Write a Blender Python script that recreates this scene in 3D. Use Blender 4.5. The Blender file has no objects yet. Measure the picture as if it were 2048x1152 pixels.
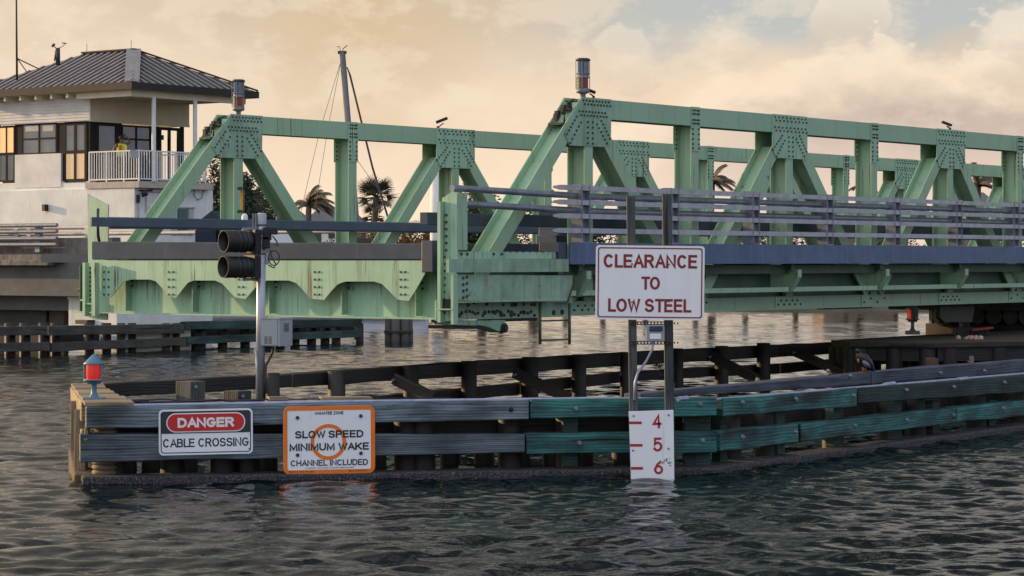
import bpy, bmesh, math, random
from mathutils import Vector, Matrix, noise as mnoise
random.seed(7)
R = math.radians
S = bpy.context.scene
COL = S.collection

# ------------------------------------------------------------------ camera, sky, sun, exposure
F, CX, YH, HC = 5000.0, 1024.0, 520.0, 3.0        # focal length and horizon in pixels of the 2048 px photo, eye height
cam = bpy.data.cameras.new('camera'); camo = bpy.data.objects.new('camera', cam); COL.objects.link(camo)
cam.sensor_width = 36; cam.lens = 36*F/2048; cam.clip_start = .5; cam.clip_end = 6000
camo.location = (0, 0, HC); camo.rotation_euler = (R(90), 0, 0)
cam.shift_y = -(576-YH)/2048
S.camera = camo
S.render.resolution_x, S.render.resolution_y = 1024, 576
S.view_settings.view_transform = 'Standard'; S.view_settings.look = 'None'
S.view_settings.exposure = .06; S.view_settings.gamma = 1

SUN_EL, SUN_AZ = R(10), math.atan2(-.895, .446)      # azimuth from +Y towards +X
sdir = Vector((math.sin(SUN_AZ)*math.cos(SUN_EL), math.cos(SUN_AZ)*math.cos(SUN_EL), math.sin(SUN_EL)))
sun = bpy.data.lights.new('sun', 'SUN'); suno = bpy.data.objects.new('sun', sun); COL.objects.link(suno)
sun.energy = 5.0; sun.angle = R(.6); sun.color = (1, .68, .34)
suno.rotation_euler = (-sdir).to_track_quat('-Z', 'Y').to_euler()

W_ = bpy.data.worlds.new('World'); S.world = W_; W_.use_nodes = True
def sky():
    nt = W_.node_tree; n = nt.nodes; n.clear(); L = nt.links.new
    def val(x, sock):
        if hasattr(x, 'is_linked'): L(x, sock)
        else: sock.default_value = x
    def m(op, a, b=0., c=0., clamp=False):
        q = n.new('ShaderNodeMath'); q.operation = op; q.use_clamp = clamp
        for i, x in enumerate((a, b, c)): val(x, q.inputs[i])
        return q.outputs[0]
    def mr(v, a, b, c=0., d=1.):
        q = n.new('ShaderNodeMapRange'); q.interpolation_type = 'SMOOTHSTEP'
        for i, x in enumerate((v, a, b, c, d)): val(x, q.inputs[i])
        return q.outputs[0]
    def mix(f, a, b, bt='MIX'):
        q = n.new('ShaderNodeMix'); q.data_type = 'RGBA'; q.blend_type = bt
        val(f, q.inputs[0])
        for x, s in ((a, q.inputs[6]), (b, q.inputs[7])):
            if isinstance(x, tuple): s.default_value = (*x, 1)
            else: L(x, s)
        return q.outputs[2]
    tc = n.new('ShaderNodeTexCoord'); sp = n.new('ShaderNodeSeparateXYZ'); L(tc.outputs['Generated'], sp.inputs[0])
    x, y, z = sp.outputs
    st = n.new('ShaderNodeTexSky'); st.sky_type = 'NISHITA'; st.sun_disc = False
    st.sun_elevation = SUN_EL; st.sun_rotation = SUN_AZ; st.dust_density = 3
    nis = mix(1., st.outputs[0], (.11, .11, .11), 'MULTIPLY')
    front = mr(y, -.25, .75)
    side = mr(x, .8, -.8)                                   # the sunward, left half of the sky is brighter
    back = mix(side, (.68, .80, 1.05), (1.2, 1.21, 1.26))
    low = mix(front, back, (1.10, .85, .63))                 # haze near the horizon: pale blue behind, peach in front
    mid = mix(front, back, (.64, .51, .38))
    qy = m('MAXIMUM', m('ABSOLUTE', y), .05); qa = m('DIVIDE', x, qy)
    tn = n.new('ShaderNodeTexNoise'); tn.inputs['Scale'].default_value = 7; tn.inputs['Detail'].default_value = 4; L(tc.outputs['Generated'], tn.inputs['Vector'])
    hi = mix(mr(qa, .02, -.22), (.045, .052, .06), (.50, .44, .37))       # unseen upper sky, darkened for contrast in the water, brighter on the sun side
    hi = mix(mr(tn.outputs['Fac'], .50, .60, 0., .75), hi, (.80, .74, .68))  # bright patches added out of view to give glints on the water
    hi = mix(front, back, hi)
    c = mix(mr(z, 0., .13), low, mid); c = mix(mr(z, .12, .29), c, hi)
    # warm glow round the low sun
    vm = n.new('ShaderNodeVectorMath'); vm.operation = 'DOT_PRODUCT'; L(tc.outputs['Generated'], vm.inputs[0]); vm.inputs[1].default_value = sdir
    g = m('POWER', m('MAXIMUM', vm.outputs['Value'], 0.), 14.)
    c = mix(m('MULTIPLY', g, .8), c, (1.5, .95, .5))
    c = mix(.12, c, nis)
    # clouds: azimuth a and elevation e of the direction, in tangent units
    yy = m('MAXIMUM', m('ABSOLUTE', y), .05)
    a = m('DIVIDE', x, yy); e = m('DIVIDE', z, yy)
    cv = n.new('ShaderNodeCombineXYZ'); L(a, cv.inputs[0]); L(m('MULTIPLY', e, 1.7), cv.inputs[1]); L(y, cv.inputs[2])
    def nz(scale, det=6., rough=.55, off=0.):
        t = n.new('ShaderNodeTexNoise'); t.inputs['Scale'].default_value = scale; t.inputs['Detail'].default_value = det; t.inputs['Roughness'].default_value = rough
        va = n.new('ShaderNodeVectorMath'); va.operation = 'ADD'; L(cv.outputs[0], va.inputs[0]); va.inputs[1].default_value = (off, off*.7, 0)
        L(va.outputs[0], t.inputs['Vector']); return t.outputs['Fac']
    top = mr(e, .22, .125)                                  # cloud pattern ends above the photographed strip
    n1, n2, n3 = nz(16), nz(34, 8., .6, 3.1), nz(7, 4., .5, 5.7)
    # broad soft variation
    c = mix(m('MULTIPLY', top, mr(n3, .40, .66, 0., .35)), c, (1.0, .81, .60))
    c = mix(m('MULTIPLY', top, mr(n1, .46, .72, 0., .26)), c, (.64, .49, .33))
    # blue-grey gap in the upper right
    gap = m('MULTIPLY', mr(m('ADD', e, m('MULTIPLY', m('SUBTRACT', n1, .5), .05)), .070, .095), mr(a, -.02, .07))
    c = mix(m('MULTIPLY', m('MULTIPLY', gap, top), .8), c, (.47, .52, .53))
    # grey cloud bank on the right with a ragged, lit upper edge
    edge = m('ADD', m('ADD', .032, m('MULTIPLY', mr(a, -.02, .12), .054)), m('ADD', m('MULTIPLY', m('SUBTRACT', n1, .5), .045), m('MULTIPLY', m('SUBTRACT', n2, .5), .045)))
    d = m('SUBTRACT', edge, e)
    bank = mr(d, -.003, .012); core = mr(d, .004, .038)
    c = mix(m('MULTIPLY', bank, m('MULTIPLY', mr(a, -.04, .06), .9)), c, (.98, .79, .59))
    c = mix(m('MULTIPLY', core, m('MULTIPLY', mr(a, -.02, .10), .95)), c, mix(mr(e, .014, .080), (.86, .66, .54), (.42, .35, .31)))
    # golden puffs top centre
    pa, pe = m('SUBTRACT', a, -.063), m('SUBTRACT', e, .098)
    pd = m('SQRT', m('ADD', m('MULTIPLY', pa, pa), m('MULTIPLY', pe, pe)))
    pf = m('ADD', pd, m('MULTIPLY', m('SUBTRACT', n2, .5), .06))
    c = mix(m('MULTIPLY', mr(pf, .05, .006), .5), c, (.68, .49, .28))
    c = mix(m('MULTIPLY', m('MULTIPLY', mr(n2, .47, .62), m('MULTIPLY', top, mr(e, .02, .07))), .38), c, (.93, .78, .59))
    # cumulus heads rising over the bank at the upper right
    for ca, ce, r_ in ((.136, .098, .020), (.150, .083, .010), (.205, .086, .021), (.188, .078, .010), (.045, .082, .014), (.085, .088, .012)):
        da, de = m('SUBTRACT', a, ca), m('MULTIPLY', m('SUBTRACT', e, ce), 1.15)
        dd = m('ADD', m('SQRT', m('ADD', m('MULTIPLY', da, da), m('MULTIPLY', de, de))), m('MULTIPLY', m('SUBTRACT', n2, .5), .05))
        c = mix(m('MULTIPLY', mr(dd, r_, r_*.72), .55 if ca > .1 else .35), c, mix(mr(m('ADD', de, m('MULTIPLY', n2, .02)), -.012, .022), (.66, .53, .42), (1.0, .85, .66)))
    bg = n.new('ShaderNodeBackground'); L(c, bg.inputs[0]); bg.inputs[1].default_value = 1.0
    o = n.new('ShaderNodeOutputWorld'); L(bg.outputs[0], o.inputs[0])
sky()

# ------------------------------------------------------------------ coordinates
UX = Vector((.6057, .7957)); VX = Vector((-.7957, .6057)); N0 = Vector((-1.2, 43.3)); ROT = math.atan2(.7957, .6057)
def Wd(u, v, z):                                   # bridge frame -> world
    p = N0+UX*u+VX*v; return Vector((p.x, p.y, z))
def at(px, py, Y): return Vector(((px-CX)/F*Y, Y, HC-(py-YH)*Y/F))
def P(px, py, v):                                  # pixel on the plane v = const of the bridge frame
    k = (px-CX)/F; q = N0+VX*v; u = (k*q.y-q.x)/(UX.x-k*UX.y); Y = q.y+u*UX.y
    return (u, v, HC-(py-YH)*Y/F)
def E(px, py, u):                                  # pixel on the plane u = const of the bridge frame
    k = (px-CX)/F; q = N0+UX*u; v = (k*q.y-q.x)/(VX.x-k*VX.y); Y = q.y+v*VX.y
    return (u, v, HC-(py-YH)*Y/F)
class Pl:                                          # vertical plane through two ground points
    def __init__(s, A, B):
        s.A = Vector(A); s.d = (Vector(B)-s.A).normalized(); s.n = Vector((s.d.y, -s.d.x))
        s.d3 = Vector((s.d.x, s.d.y, 0)); s.n3 = Vector((s.n.x, s.n.y, 0))
    def __call__(s, px, py, off=0):
        k = (px-CX)/F; q = s.A+s.n*off
        t = (k*q.y-q.x)/(s.d.x-k*s.d.y); Y = q.y+t*s.d.y
        return Vector((k*Y, Y, HC-(py-YH)*Y/F))

# ------------------------------------------------------------------ materials
def nodes(name):
    m = bpy.data.materials.new(name); m.use_nodes = True
    nt = m.node_tree; b = nt.nodes['Principled BSDF']
    return m, nt, b
def ramp(nt, fac, stops):
    r = nt.nodes.new('ShaderNodeValToRGB'); el = r.color_ramp.elements
    while len(el) < len(stops): el.new(.5)
    for e, (p, c) in zip(el, stops): e.position = p; e.color = (*c, 1) if len(c) == 3 else c
    nt.links.new(fac, r.inputs[0]); return r.outputs[0]
def noise(nt, vec, scale, det=4, rough=.55, map=None):
    t = nt.nodes.new('ShaderNodeTexNoise'); t.inputs['Scale'].default_value = scale
    t.inputs['Detail'].default_value = det; t.inputs['Roughness'].default_value = rough
    if map:
        q = nt.nodes.new('ShaderNodeMapping'); q.inputs['Scale'].default_value = map; nt.links.new(vec, q.inputs[0]); vec = q.outputs[0]
    nt.links.new(vec, t.inputs['Vector']); return t.outputs['Fac']
def mixc(nt, f, a, b, bt='MIX'):
    q = nt.nodes.new('ShaderNodeMix'); q.data_type = 'RGBA'; q.blend_type = bt
    for x, s in ((f, q.inputs[0]), (a, q.inputs[6]), (b, q.inputs[7])):
        if hasattr(x, 'is_linked'): nt.links.new(x, s)
        elif isinstance(x, tuple): s.default_value = (*x, 1)
        else: s.default_value = x
    return q.outputs[2]
def bump(nt, b, h, strength, dist=.02):
    q = nt.nodes.new('ShaderNodeBump'); q.inputs['Strength'].default_value = strength; q.inputs['Distance'].default_value = dist
    nt.links.new(h, q.inputs['Height']); nt.links.new(q.outputs[0], b.inputs['Normal'])
def coord(nt, which='Object'):
    t = nt.nodes.new('ShaderNodeTexCoord'); return t.outputs[which]
BLK = (0, 0, 0); WHT = (1, 1, 1)
def mat(name, c1, c2=None, rough=.6, metal=0, scale=3, streak=None, sk=.5, bmp=0, spots=None, spk=.62, grime=None, runs=None, rk=.66):
    m, nt, b = nodes(name); oc = coord(nt)
    c2 = c2 or tuple(x*.75 for x in c1)
    c = ramp(nt, noise(nt, oc, scale, 6, .6), [(.32, c2), (.68, c1)])
    if streak:
        f = ramp(nt, noise(nt, oc, 1., 5, .65, (9, 9, .55)), [(sk, BLK), (sk+.22, WHT)])
        c = mixc(nt, mixc(nt, .6, (0., 0., 0.), f), c, streak)
    if spots:
        f = ramp(nt, noise(nt, oc, 7, 6, .7), [(spk, BLK), (spk+.06, WHT)])
        c = mixc(nt, f, c, spots)
    if runs:
        f = ramp(nt, noise(nt, oc, 1., 4, .6, (16, 16, .5)), [(rk, BLK), (rk+.05, WHT)])
        f2 = ramp(nt, noise(nt, oc, 1.1, 3), [(.45, BLK), (.6, WHT)])
        c = mixc(nt, mixc(nt, 1., f, f2, 'MULTIPLY'), c, runs)
    if grime:
        f = ramp(nt, noise(nt, oc, .8, 7, .65), [(.45, BLK), (.7, WHT)])
        c = mixc(nt, mixc(nt, .6, (0., 0., 0.), f), c, grime)
    nt.links.new(c, b.inputs['Base Color']); b.inputs['Roughness'].default_value = rough; b.inputs['Metallic'].default_value = metal
    if bmp: bump(nt, b, noise(nt, oc, 14, 6, .6), bmp, .02)
    return m
def wood(name, dark, light, rough=.75, tint=None, tk=.5, rnd=.35):
    m, nt, b = nodes(name); uv = coord(nt, 'UV'); oc = coord(nt)
    inf = nt.nodes.new('ShaderNodeObjectInfo')
    off = nt.nodes.new('ShaderNodeVectorMath'); off.operation = 'MULTIPLY_ADD'
    cx = nt.nodes.new('ShaderNodeCombineXYZ'); nt.links.new(inf.outputs['Random'], cx.inputs[0]); nt.links.new(inf.outputs['Random'], cx.inputs[1])
    nt.links.new(cx.outputs[0], off.inputs[0]); off.inputs[1].default_value = (37, 53, 0); nt.links.new(uv, off.inputs[2])
    uv = off.outputs[0]
    g = noise(nt, uv, 1., 6, .7, (.9, 16, 1))
    g2 = noise(nt, uv, 1., 3, .5, (1.6, 3.2, 1))
    wv = nt.nodes.new('ShaderNodeTexWave'); wv.bands_direction = 'Y'; wv.inputs['Scale'].default_value = 4.5; wv.inputs['Distortion'].default_value = 9; wv.inputs['Detail'].default_value = 3; wv.inputs['Detail Scale'].default_value = .5
    mp = nt.nodes.new('ShaderNodeMapping'); mp.inputs['Scale'].default_value = (.25, 1.6, 1); nt.links.new(uv, mp.inputs[0]); nt.links.new(mp.outputs[0], wv.inputs['Vector'])
    h = mixc(nt, .25, mixc(nt, .35, ramp(nt, g, [(.3, BLK), (.7, WHT)]), noise(nt, uv, 1., 6, .7, (2.5, 7, 1))), wv.outputs['Color'])
    c = ramp(nt, h, [(.12, dark), (.5, tuple(a*.5+b_*.5 for a, b_ in zip(dark, light))), (.9, light)])
    c = mixc(nt, ramp(nt, g2, [(.42, BLK), (.68, WHT)]), c, mixc(nt, .65, c, dark))
    if tint: c = mixc(nt, ramp(nt, noise(nt, uv, 1., 5, .6, (.8, 2.4, 1)), [(tk, BLK), (tk+.2, WHT)]), c, mixc(nt, h, tuple(x*.5 for x in tint), tint))
    # cracks along the grain
    cr = ramp(nt, noise(nt, uv, 1., 2, .4, (.35, 11, 1)), [(.655, WHT), (.69, BLK)])
    c = mixc(nt, cr, (.006, .006, .007), c)
    hsv = nt.nodes.new('ShaderNodeHueSaturation'); nt.links.new(c, hsv.inputs['Color'])
    mrn = nt.nodes.new('ShaderNodeMapRange'); mrn.inputs[3].default_value = 1-rnd; mrn.inputs[4].default_value = 1+rnd
    nt.links.new(inf.outputs['Random'], mrn.inputs[0]); nt.links.new(mrn.outputs[0], hsv.inputs['Value'])
    nt.links.new(hsv.outputs[0], b.inputs['Base Color']); b.inputs['Roughness'].default_value = rough
    bump(nt, b, mixc(nt, .3, h, cr), .6, .02)
    return m
def glow(name, col, e, s, rough=.2):
    m, nt, b = nodes(name)
    nt.links.new(ramp(nt, noise(nt, coord(nt), 9, 3), [(.3, tuple(x*.7 for x in col)), (.7, col)]), b.inputs['Base Color'])
    b.inputs['Roughness'].default_value = rough
    b.inputs['Emission Color'].default_value = (*e, 1); b.inputs['Emission Strength'].default_value = s
    return m
def glass(name, tint=(.02, .025, .03), alpha=1.):
    m, nt, b = nodes(name)
    c = ramp(nt, noise(nt, coord(nt), 1.5, 3), [(.3, tuple(x*.6 for x in tint)), (.7, tint)])
    nt.links.new(c, b.inputs['Base Color']); b.inputs['Roughness'].default_value = .04; b.inputs['Specular IOR Level'].default_value = .8
    return m

GREEN = mat('green_paint', (.33, .505, .345), (.265, .43, .29), .5, 0, 1.6, streak=(.12, .20, .13), sk=.55, spots=(.10, .055, .03), spk=.70, grime=(.24, .33, .20), runs=(.16, .10, .05), rk=.60)
GREENE = mat('green_paint_stained', (.33, .525, .37), (.265, .445, .31), .55, 0, 1.8, streak=(.075, .095, .07), sk=.53, spots=(.08, .04, .02), spk=.66, runs=(.13, .075, .035), rk=.585)
GREENR = mat('green_paint_rusty', (.30, .49, .36), (.19, .31, .22), .55, 0, 2.2, streak=(.18, .085, .03), sk=.50, spots=(.10, .04, .02), spk=.62)
GREEND = mat('green_paint_deck_shade', (.07, .14, .10), (.035, .075, .055), .55, 0, 1.6, streak=(.07, .10, .07), sk=.5, spots=(.06, .03, .02), spk=.65)  # darker copy of the green, shade under the deck put into the colour
BOLT = mat('rusty_bolt_steel', (.085, .075, .05), (.012, .010, .009), .55, .1, 9, spots=(.10, .035, .015), spk=.56)
RUST = mat('rusty_steel', (.14, .07, .035), (.05, .04, .03), .8, 0, 6)
BLACK = mat('black_paint', (.010, .010, .012), (.005, .005, .006), .6, 0, 5)
DARKST = mat('dark_steel', (.05, .055, .05), (.02, .022, .02), .6, .1, 4, spots=(.09, .10, .03), spk=.6)
GALV = mat('galvanized_steel', (.25, .27, .32), (.15, .165, .20), .4, .25, 5, streak=(.08, .095, .15), sk=.55)
KERB = mat('blue_grey_kerb_steel', (.085, .14, .245), (.058, .10, .18), .5, .05, 2.2, streak=(.13, .20, .36), sk=.52, spots=(.06, .07, .10), spk=.68)
RAILG = mat('pale_channel_steel', (.43, .45, .50), (.28, .30, .34), .4, .15, 4, streak=(.10, .12, .18), sk=.58)
KERBG = mat('dark_grey_kerb_steel', (.055, .078, .11), (.036, .05, .075), .9, 0, 2.2, streak=(.09, .105, .12), sk=.6, spots=(.26, .28, .29), spk=.72)
SLATEB = mat('slate_blue_steel', (.075, .105, .14), (.05, .07, .10), .7, 0, 2.2, spots=(.14, .12, .09), spk=.7)
NAVY = mat('navy_blue_steel', (.02, .042, .085), (.012, .025, .05), .45, 0, 3, spots=(.14, .16, .19), spk=.72)
ASPH = mat('bridge_deck_grating', (.06, .06, .06), (.04, .04, .04), .85, 0, 8)
YELLOW = mat('yellow_paint', (.62, .38, .06), (.5, .28, .04), .5, 0, 4)
LAMPGREY = mat('lantern_grey_metal', (.42, .45, .46), (.3, .33, .35), .5, 0, 8)
BEACON = mat('beacon_grey_metal', (.20, .22, .23), (.13, .14, .15), .5, 0, 8)
LAMPBLUE = mat('lantern_blue_grey_paint', (.10, .22, .31), (.07, .16, .23), .45, .05, 8)
MESHW = mat('lantern_wire_guard', (.25, .25, .24), (.10, .10, .10), .5, .4, 30)
REDL = glow('red_lens', (.55, .012, .01), (1, .03, .015), .25)
REDD = glow('dark_red_lens', (.22, .008, .012), (1, .02, .02), .03)
BLUEL = glow('blue_green_lens', (.008, .06, .13), (.02, .3, .5), .05, .15)
GRNL = glow('green_signal_lens', (.01, .10, .06), (.05, .8, .4), .35)
WTAR = wood('tarred_black_wood', (.005, .0045, .0045), (.026, .021, .018), .6)
WBRN = wood('dark_brown_wood', (.006, .0045, .004), (.042, .029, .022), .65, tint=(.06, .018, .014), tk=.66)
WGRY = wood('weathered_grey_blue_wood', (.006, .010, .013), (.22, .28, .32), .7, tint=(.035, .085, .11), tk=.55)
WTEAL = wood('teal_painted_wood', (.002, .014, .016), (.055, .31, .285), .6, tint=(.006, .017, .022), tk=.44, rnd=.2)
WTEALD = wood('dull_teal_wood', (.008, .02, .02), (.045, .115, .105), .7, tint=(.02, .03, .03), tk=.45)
WNAVY = wood('blue_black_wood', (.012, .016, .026), (.075, .09, .13), .6, tint=(.03, .05, .06), tk=.55)
WTAN = wood('tan_wood_painted_sun', (.09, .07, .05), (.46, .355, .225), .75, rnd=.15)  # tan wood brightened, with the low sun on the nose put into the colour
WSTUB = wood('dark_grey_wood', (.012, .013, .013), (.10, .11, .11), .75)
WFAR = wood('grey_far_wood', (.02, .02, .02), (.16, .15, .13), .75)
def barnacle(name, lo, hi):
    m, nt, b = nodes(name); oc = coord(nt)
    f = noise(nt, oc, 38, 5, .75)
    c = ramp(nt, f, [(.42, lo), (.56, tuple(x*.3+y*.25 for x, y in zip(lo, hi))), (.68, hi)])
    nt.links.new(c, b.inputs['Base Color']); b.inputs['Roughness'].default_value = .8
    bump(nt, b, f, 1., .05); return m
BARN = barnacle('barnacled_wood', (.012, .012, .016), (.34, .33, .35)); BARNT = barnacle('barnacled_wood_painted_sun', (.16, .12, .08), (.55, .45, .32))  # second one is a lighter tan copy, low sun put into its colour
CONC = mat('pale_stucco', (.80, .79, .76), (.68, .68, .66), .85, 0, 1.0, streak=(.40, .37, .33), sk=.57, grime=(.5, .5, .49), bmp=.15)
CONCB = mat('stained_concrete', (.23, .205, .185), (.12, .105, .095), .9, 0, 2.5, streak=(.05, .04, .035), sk=.45, bmp=.3)
CONCG = mat('grey_concrete', (.125, .13, .13), (.085, .09, .09), .85, 0, 1.3, streak=(.12, .11, .10), sk=.55, bmp=.2)
CREAM = mat('cream_siding', (.66, .58, .44), (.58, .50, .37), .7, 0, 1.4, streak=(.40, .34, .25), sk=.66)
WHITEP = mat('white_paint', (.72, .72, .72), (.62, .63, .64), .5, 0, 3)
SIDING = mat('weathered_white_siding', (.74, .72, .68), (.58, .57, .55), .75, 0, 1.2)
FRAMEB = mat('dark_brown_frame', (.016, .012, .010), (.009, .007, .006), .9, 0, 4)
ROOFM = mat('brown_grey_metal_roof', (.03, .024, .022), (.02, .016, .015), .75, 0, 1.5)
SEAMM = mat('roof_metal_painted_sky', (.34, .31, .31), (.25, .23, .23), .5, .1, 2)  # paler than the roof, sky caught by the metal put into the colour
PANE = glass('dark_window_glass', (.10, .10, .095))
PANEL_ = glow('emissive_sun_window_glass', (.5, .3, .14), (1, .55, .22), .75)  # emission stands in for low sun showing through the panes
SIGNW = mat('white_sign_sheet', (.84, .85, .88), (.77, .78, .82), .4, 0, 1.2, streak=(.46, .50, .54), sk=.58)
SIGNO = mat('orange_sign_band', (.85, .20, .012), (.75, .16, .01), .4, 0, 4, spots=(.4, .10, .02), spk=.72)
SIGNR = mat('red_sign_band', (.60, .022, .02), (.5, .018, .018), .4, 0, 4)
SIGNK = mat('black_sign_ink', (.012, .013, .016), (.008, .009, .01), .4, 0, 4)
SIGND = mat('dark_red_sign_ink', (.26, .012, .016), (.2, .01, .014), .4, 0, 4)
GAUGR = mat('red_gauge_ink', (.42, .018, .015), (.34, .015, .015), .4, 0, 4)
SIGNN = mat('navy_sign_ink', (.02, .028, .045), (.015, .02, .03), .4, 0, 4)
POLE = mat('grey_pole_aluminium', (.40, .43, .46), (.33, .36, .4), .35, .5, 3)
CABIN = mat('grey_cabinet', (.33, .36, .40), (.27, .30, .34), .45, .2, 2)
CABLE = mat('dark_cable', (.02, .02, .03), (.012, .012, .015), .5, 0, 8)
CONDU = mat('pale_conduit', (.40, .42, .55), (.26, .28, .40), .4, .2, 6)
LEAFD = mat('dark_green_leaf', (.035, .055, .022), (.018, .028, .012), .7, 0, .6)
LEAFB = mat('olive_brown_leaf', (.07, .065, .03), (.035, .035, .018), .7, 0, .6)
LEAFO = mat('orange_green_leaf', (.30, .13, .03), (.07, .07, .02), .7, 0, 1.2)
FROND = mat('brown_palm_frond', (.12, .085, .05), (.06, .05, .03), .7, 0, 1)
FRONDG = mat('grey_green_palm_frond', (.09, .095, .06), (.045, .05, .03), .7, 0, 1)
BARK = mat('palm_bark', (.12, .09, .07), (.06, .05, .04), .9, 0, 3, bmp=.4)
SAND = mat('shore_ground', (.10, .09, .06), (.05, .05, .03), .95, 0, .3)
SLATE = mat('slate_roof', (.16, .15, .16), (.11, .105, .11), .7, 0, .8)
BRNHSE = mat('tan_house_wall', (.24, .17, .13), (.19, .13, .10), .8, 0, .6)
HULL = mat('white_gelcoat', (.72, .74, .78), (.66, .68, .74), .3, 0, .6)
SAILC = mat('grey_sail_cover', (.07, .065, .06), (.05, .045, .04), .8, 0, 2)
MAST = mat('grey_mast_alloy', (.16, .16, .17), (.11, .11, .12), .4, .4, 2)
SKIN = mat('brown_skin', (.16, .075, .045), (.13, .06, .035), .55, 0, 8)
HAIR = mat('black_hair', (.012, .01, .009), (.008, .007, .006), .6, 0, 20)
TROU = mat('black_trousers', (.015, .015, .017), (.01, .01, .012), .8, 0, 8)
VESTG = mat('lime_safety_vest', (.40, .80, .04), (.3, .65, .03), .6, 0, 8)
VESTR = mat('red_vest_tape', (.85, .07, .03), (.7, .05, .03), .6, 0, 8)
VESTY = mat('yellow_vest_tape', (.85, .72, .10), (.7, .6, .08), .6, 0, 8)
VESTP = mat('pale_reflective_tape', (.75, .62, .60), (.7, .55, .55), .5, 0, 8)
FEATH = mat('black_feathers', (.012, .012, .018), (.006, .006, .01), .45, 0, 12)
FEATB = mat('brown_neck_feathers', (.07, .05, .035), (.04, .03, .02), .7, 0, 12)
FEATW = mat('silver_wing_feathers', (.22, .23, .30), (.12, .13, .18), .6, 0, 12)
BILL = mat('orange_bill', (.5, .16, .05), (.4, .12, .04), .5, 0, 12)

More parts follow.
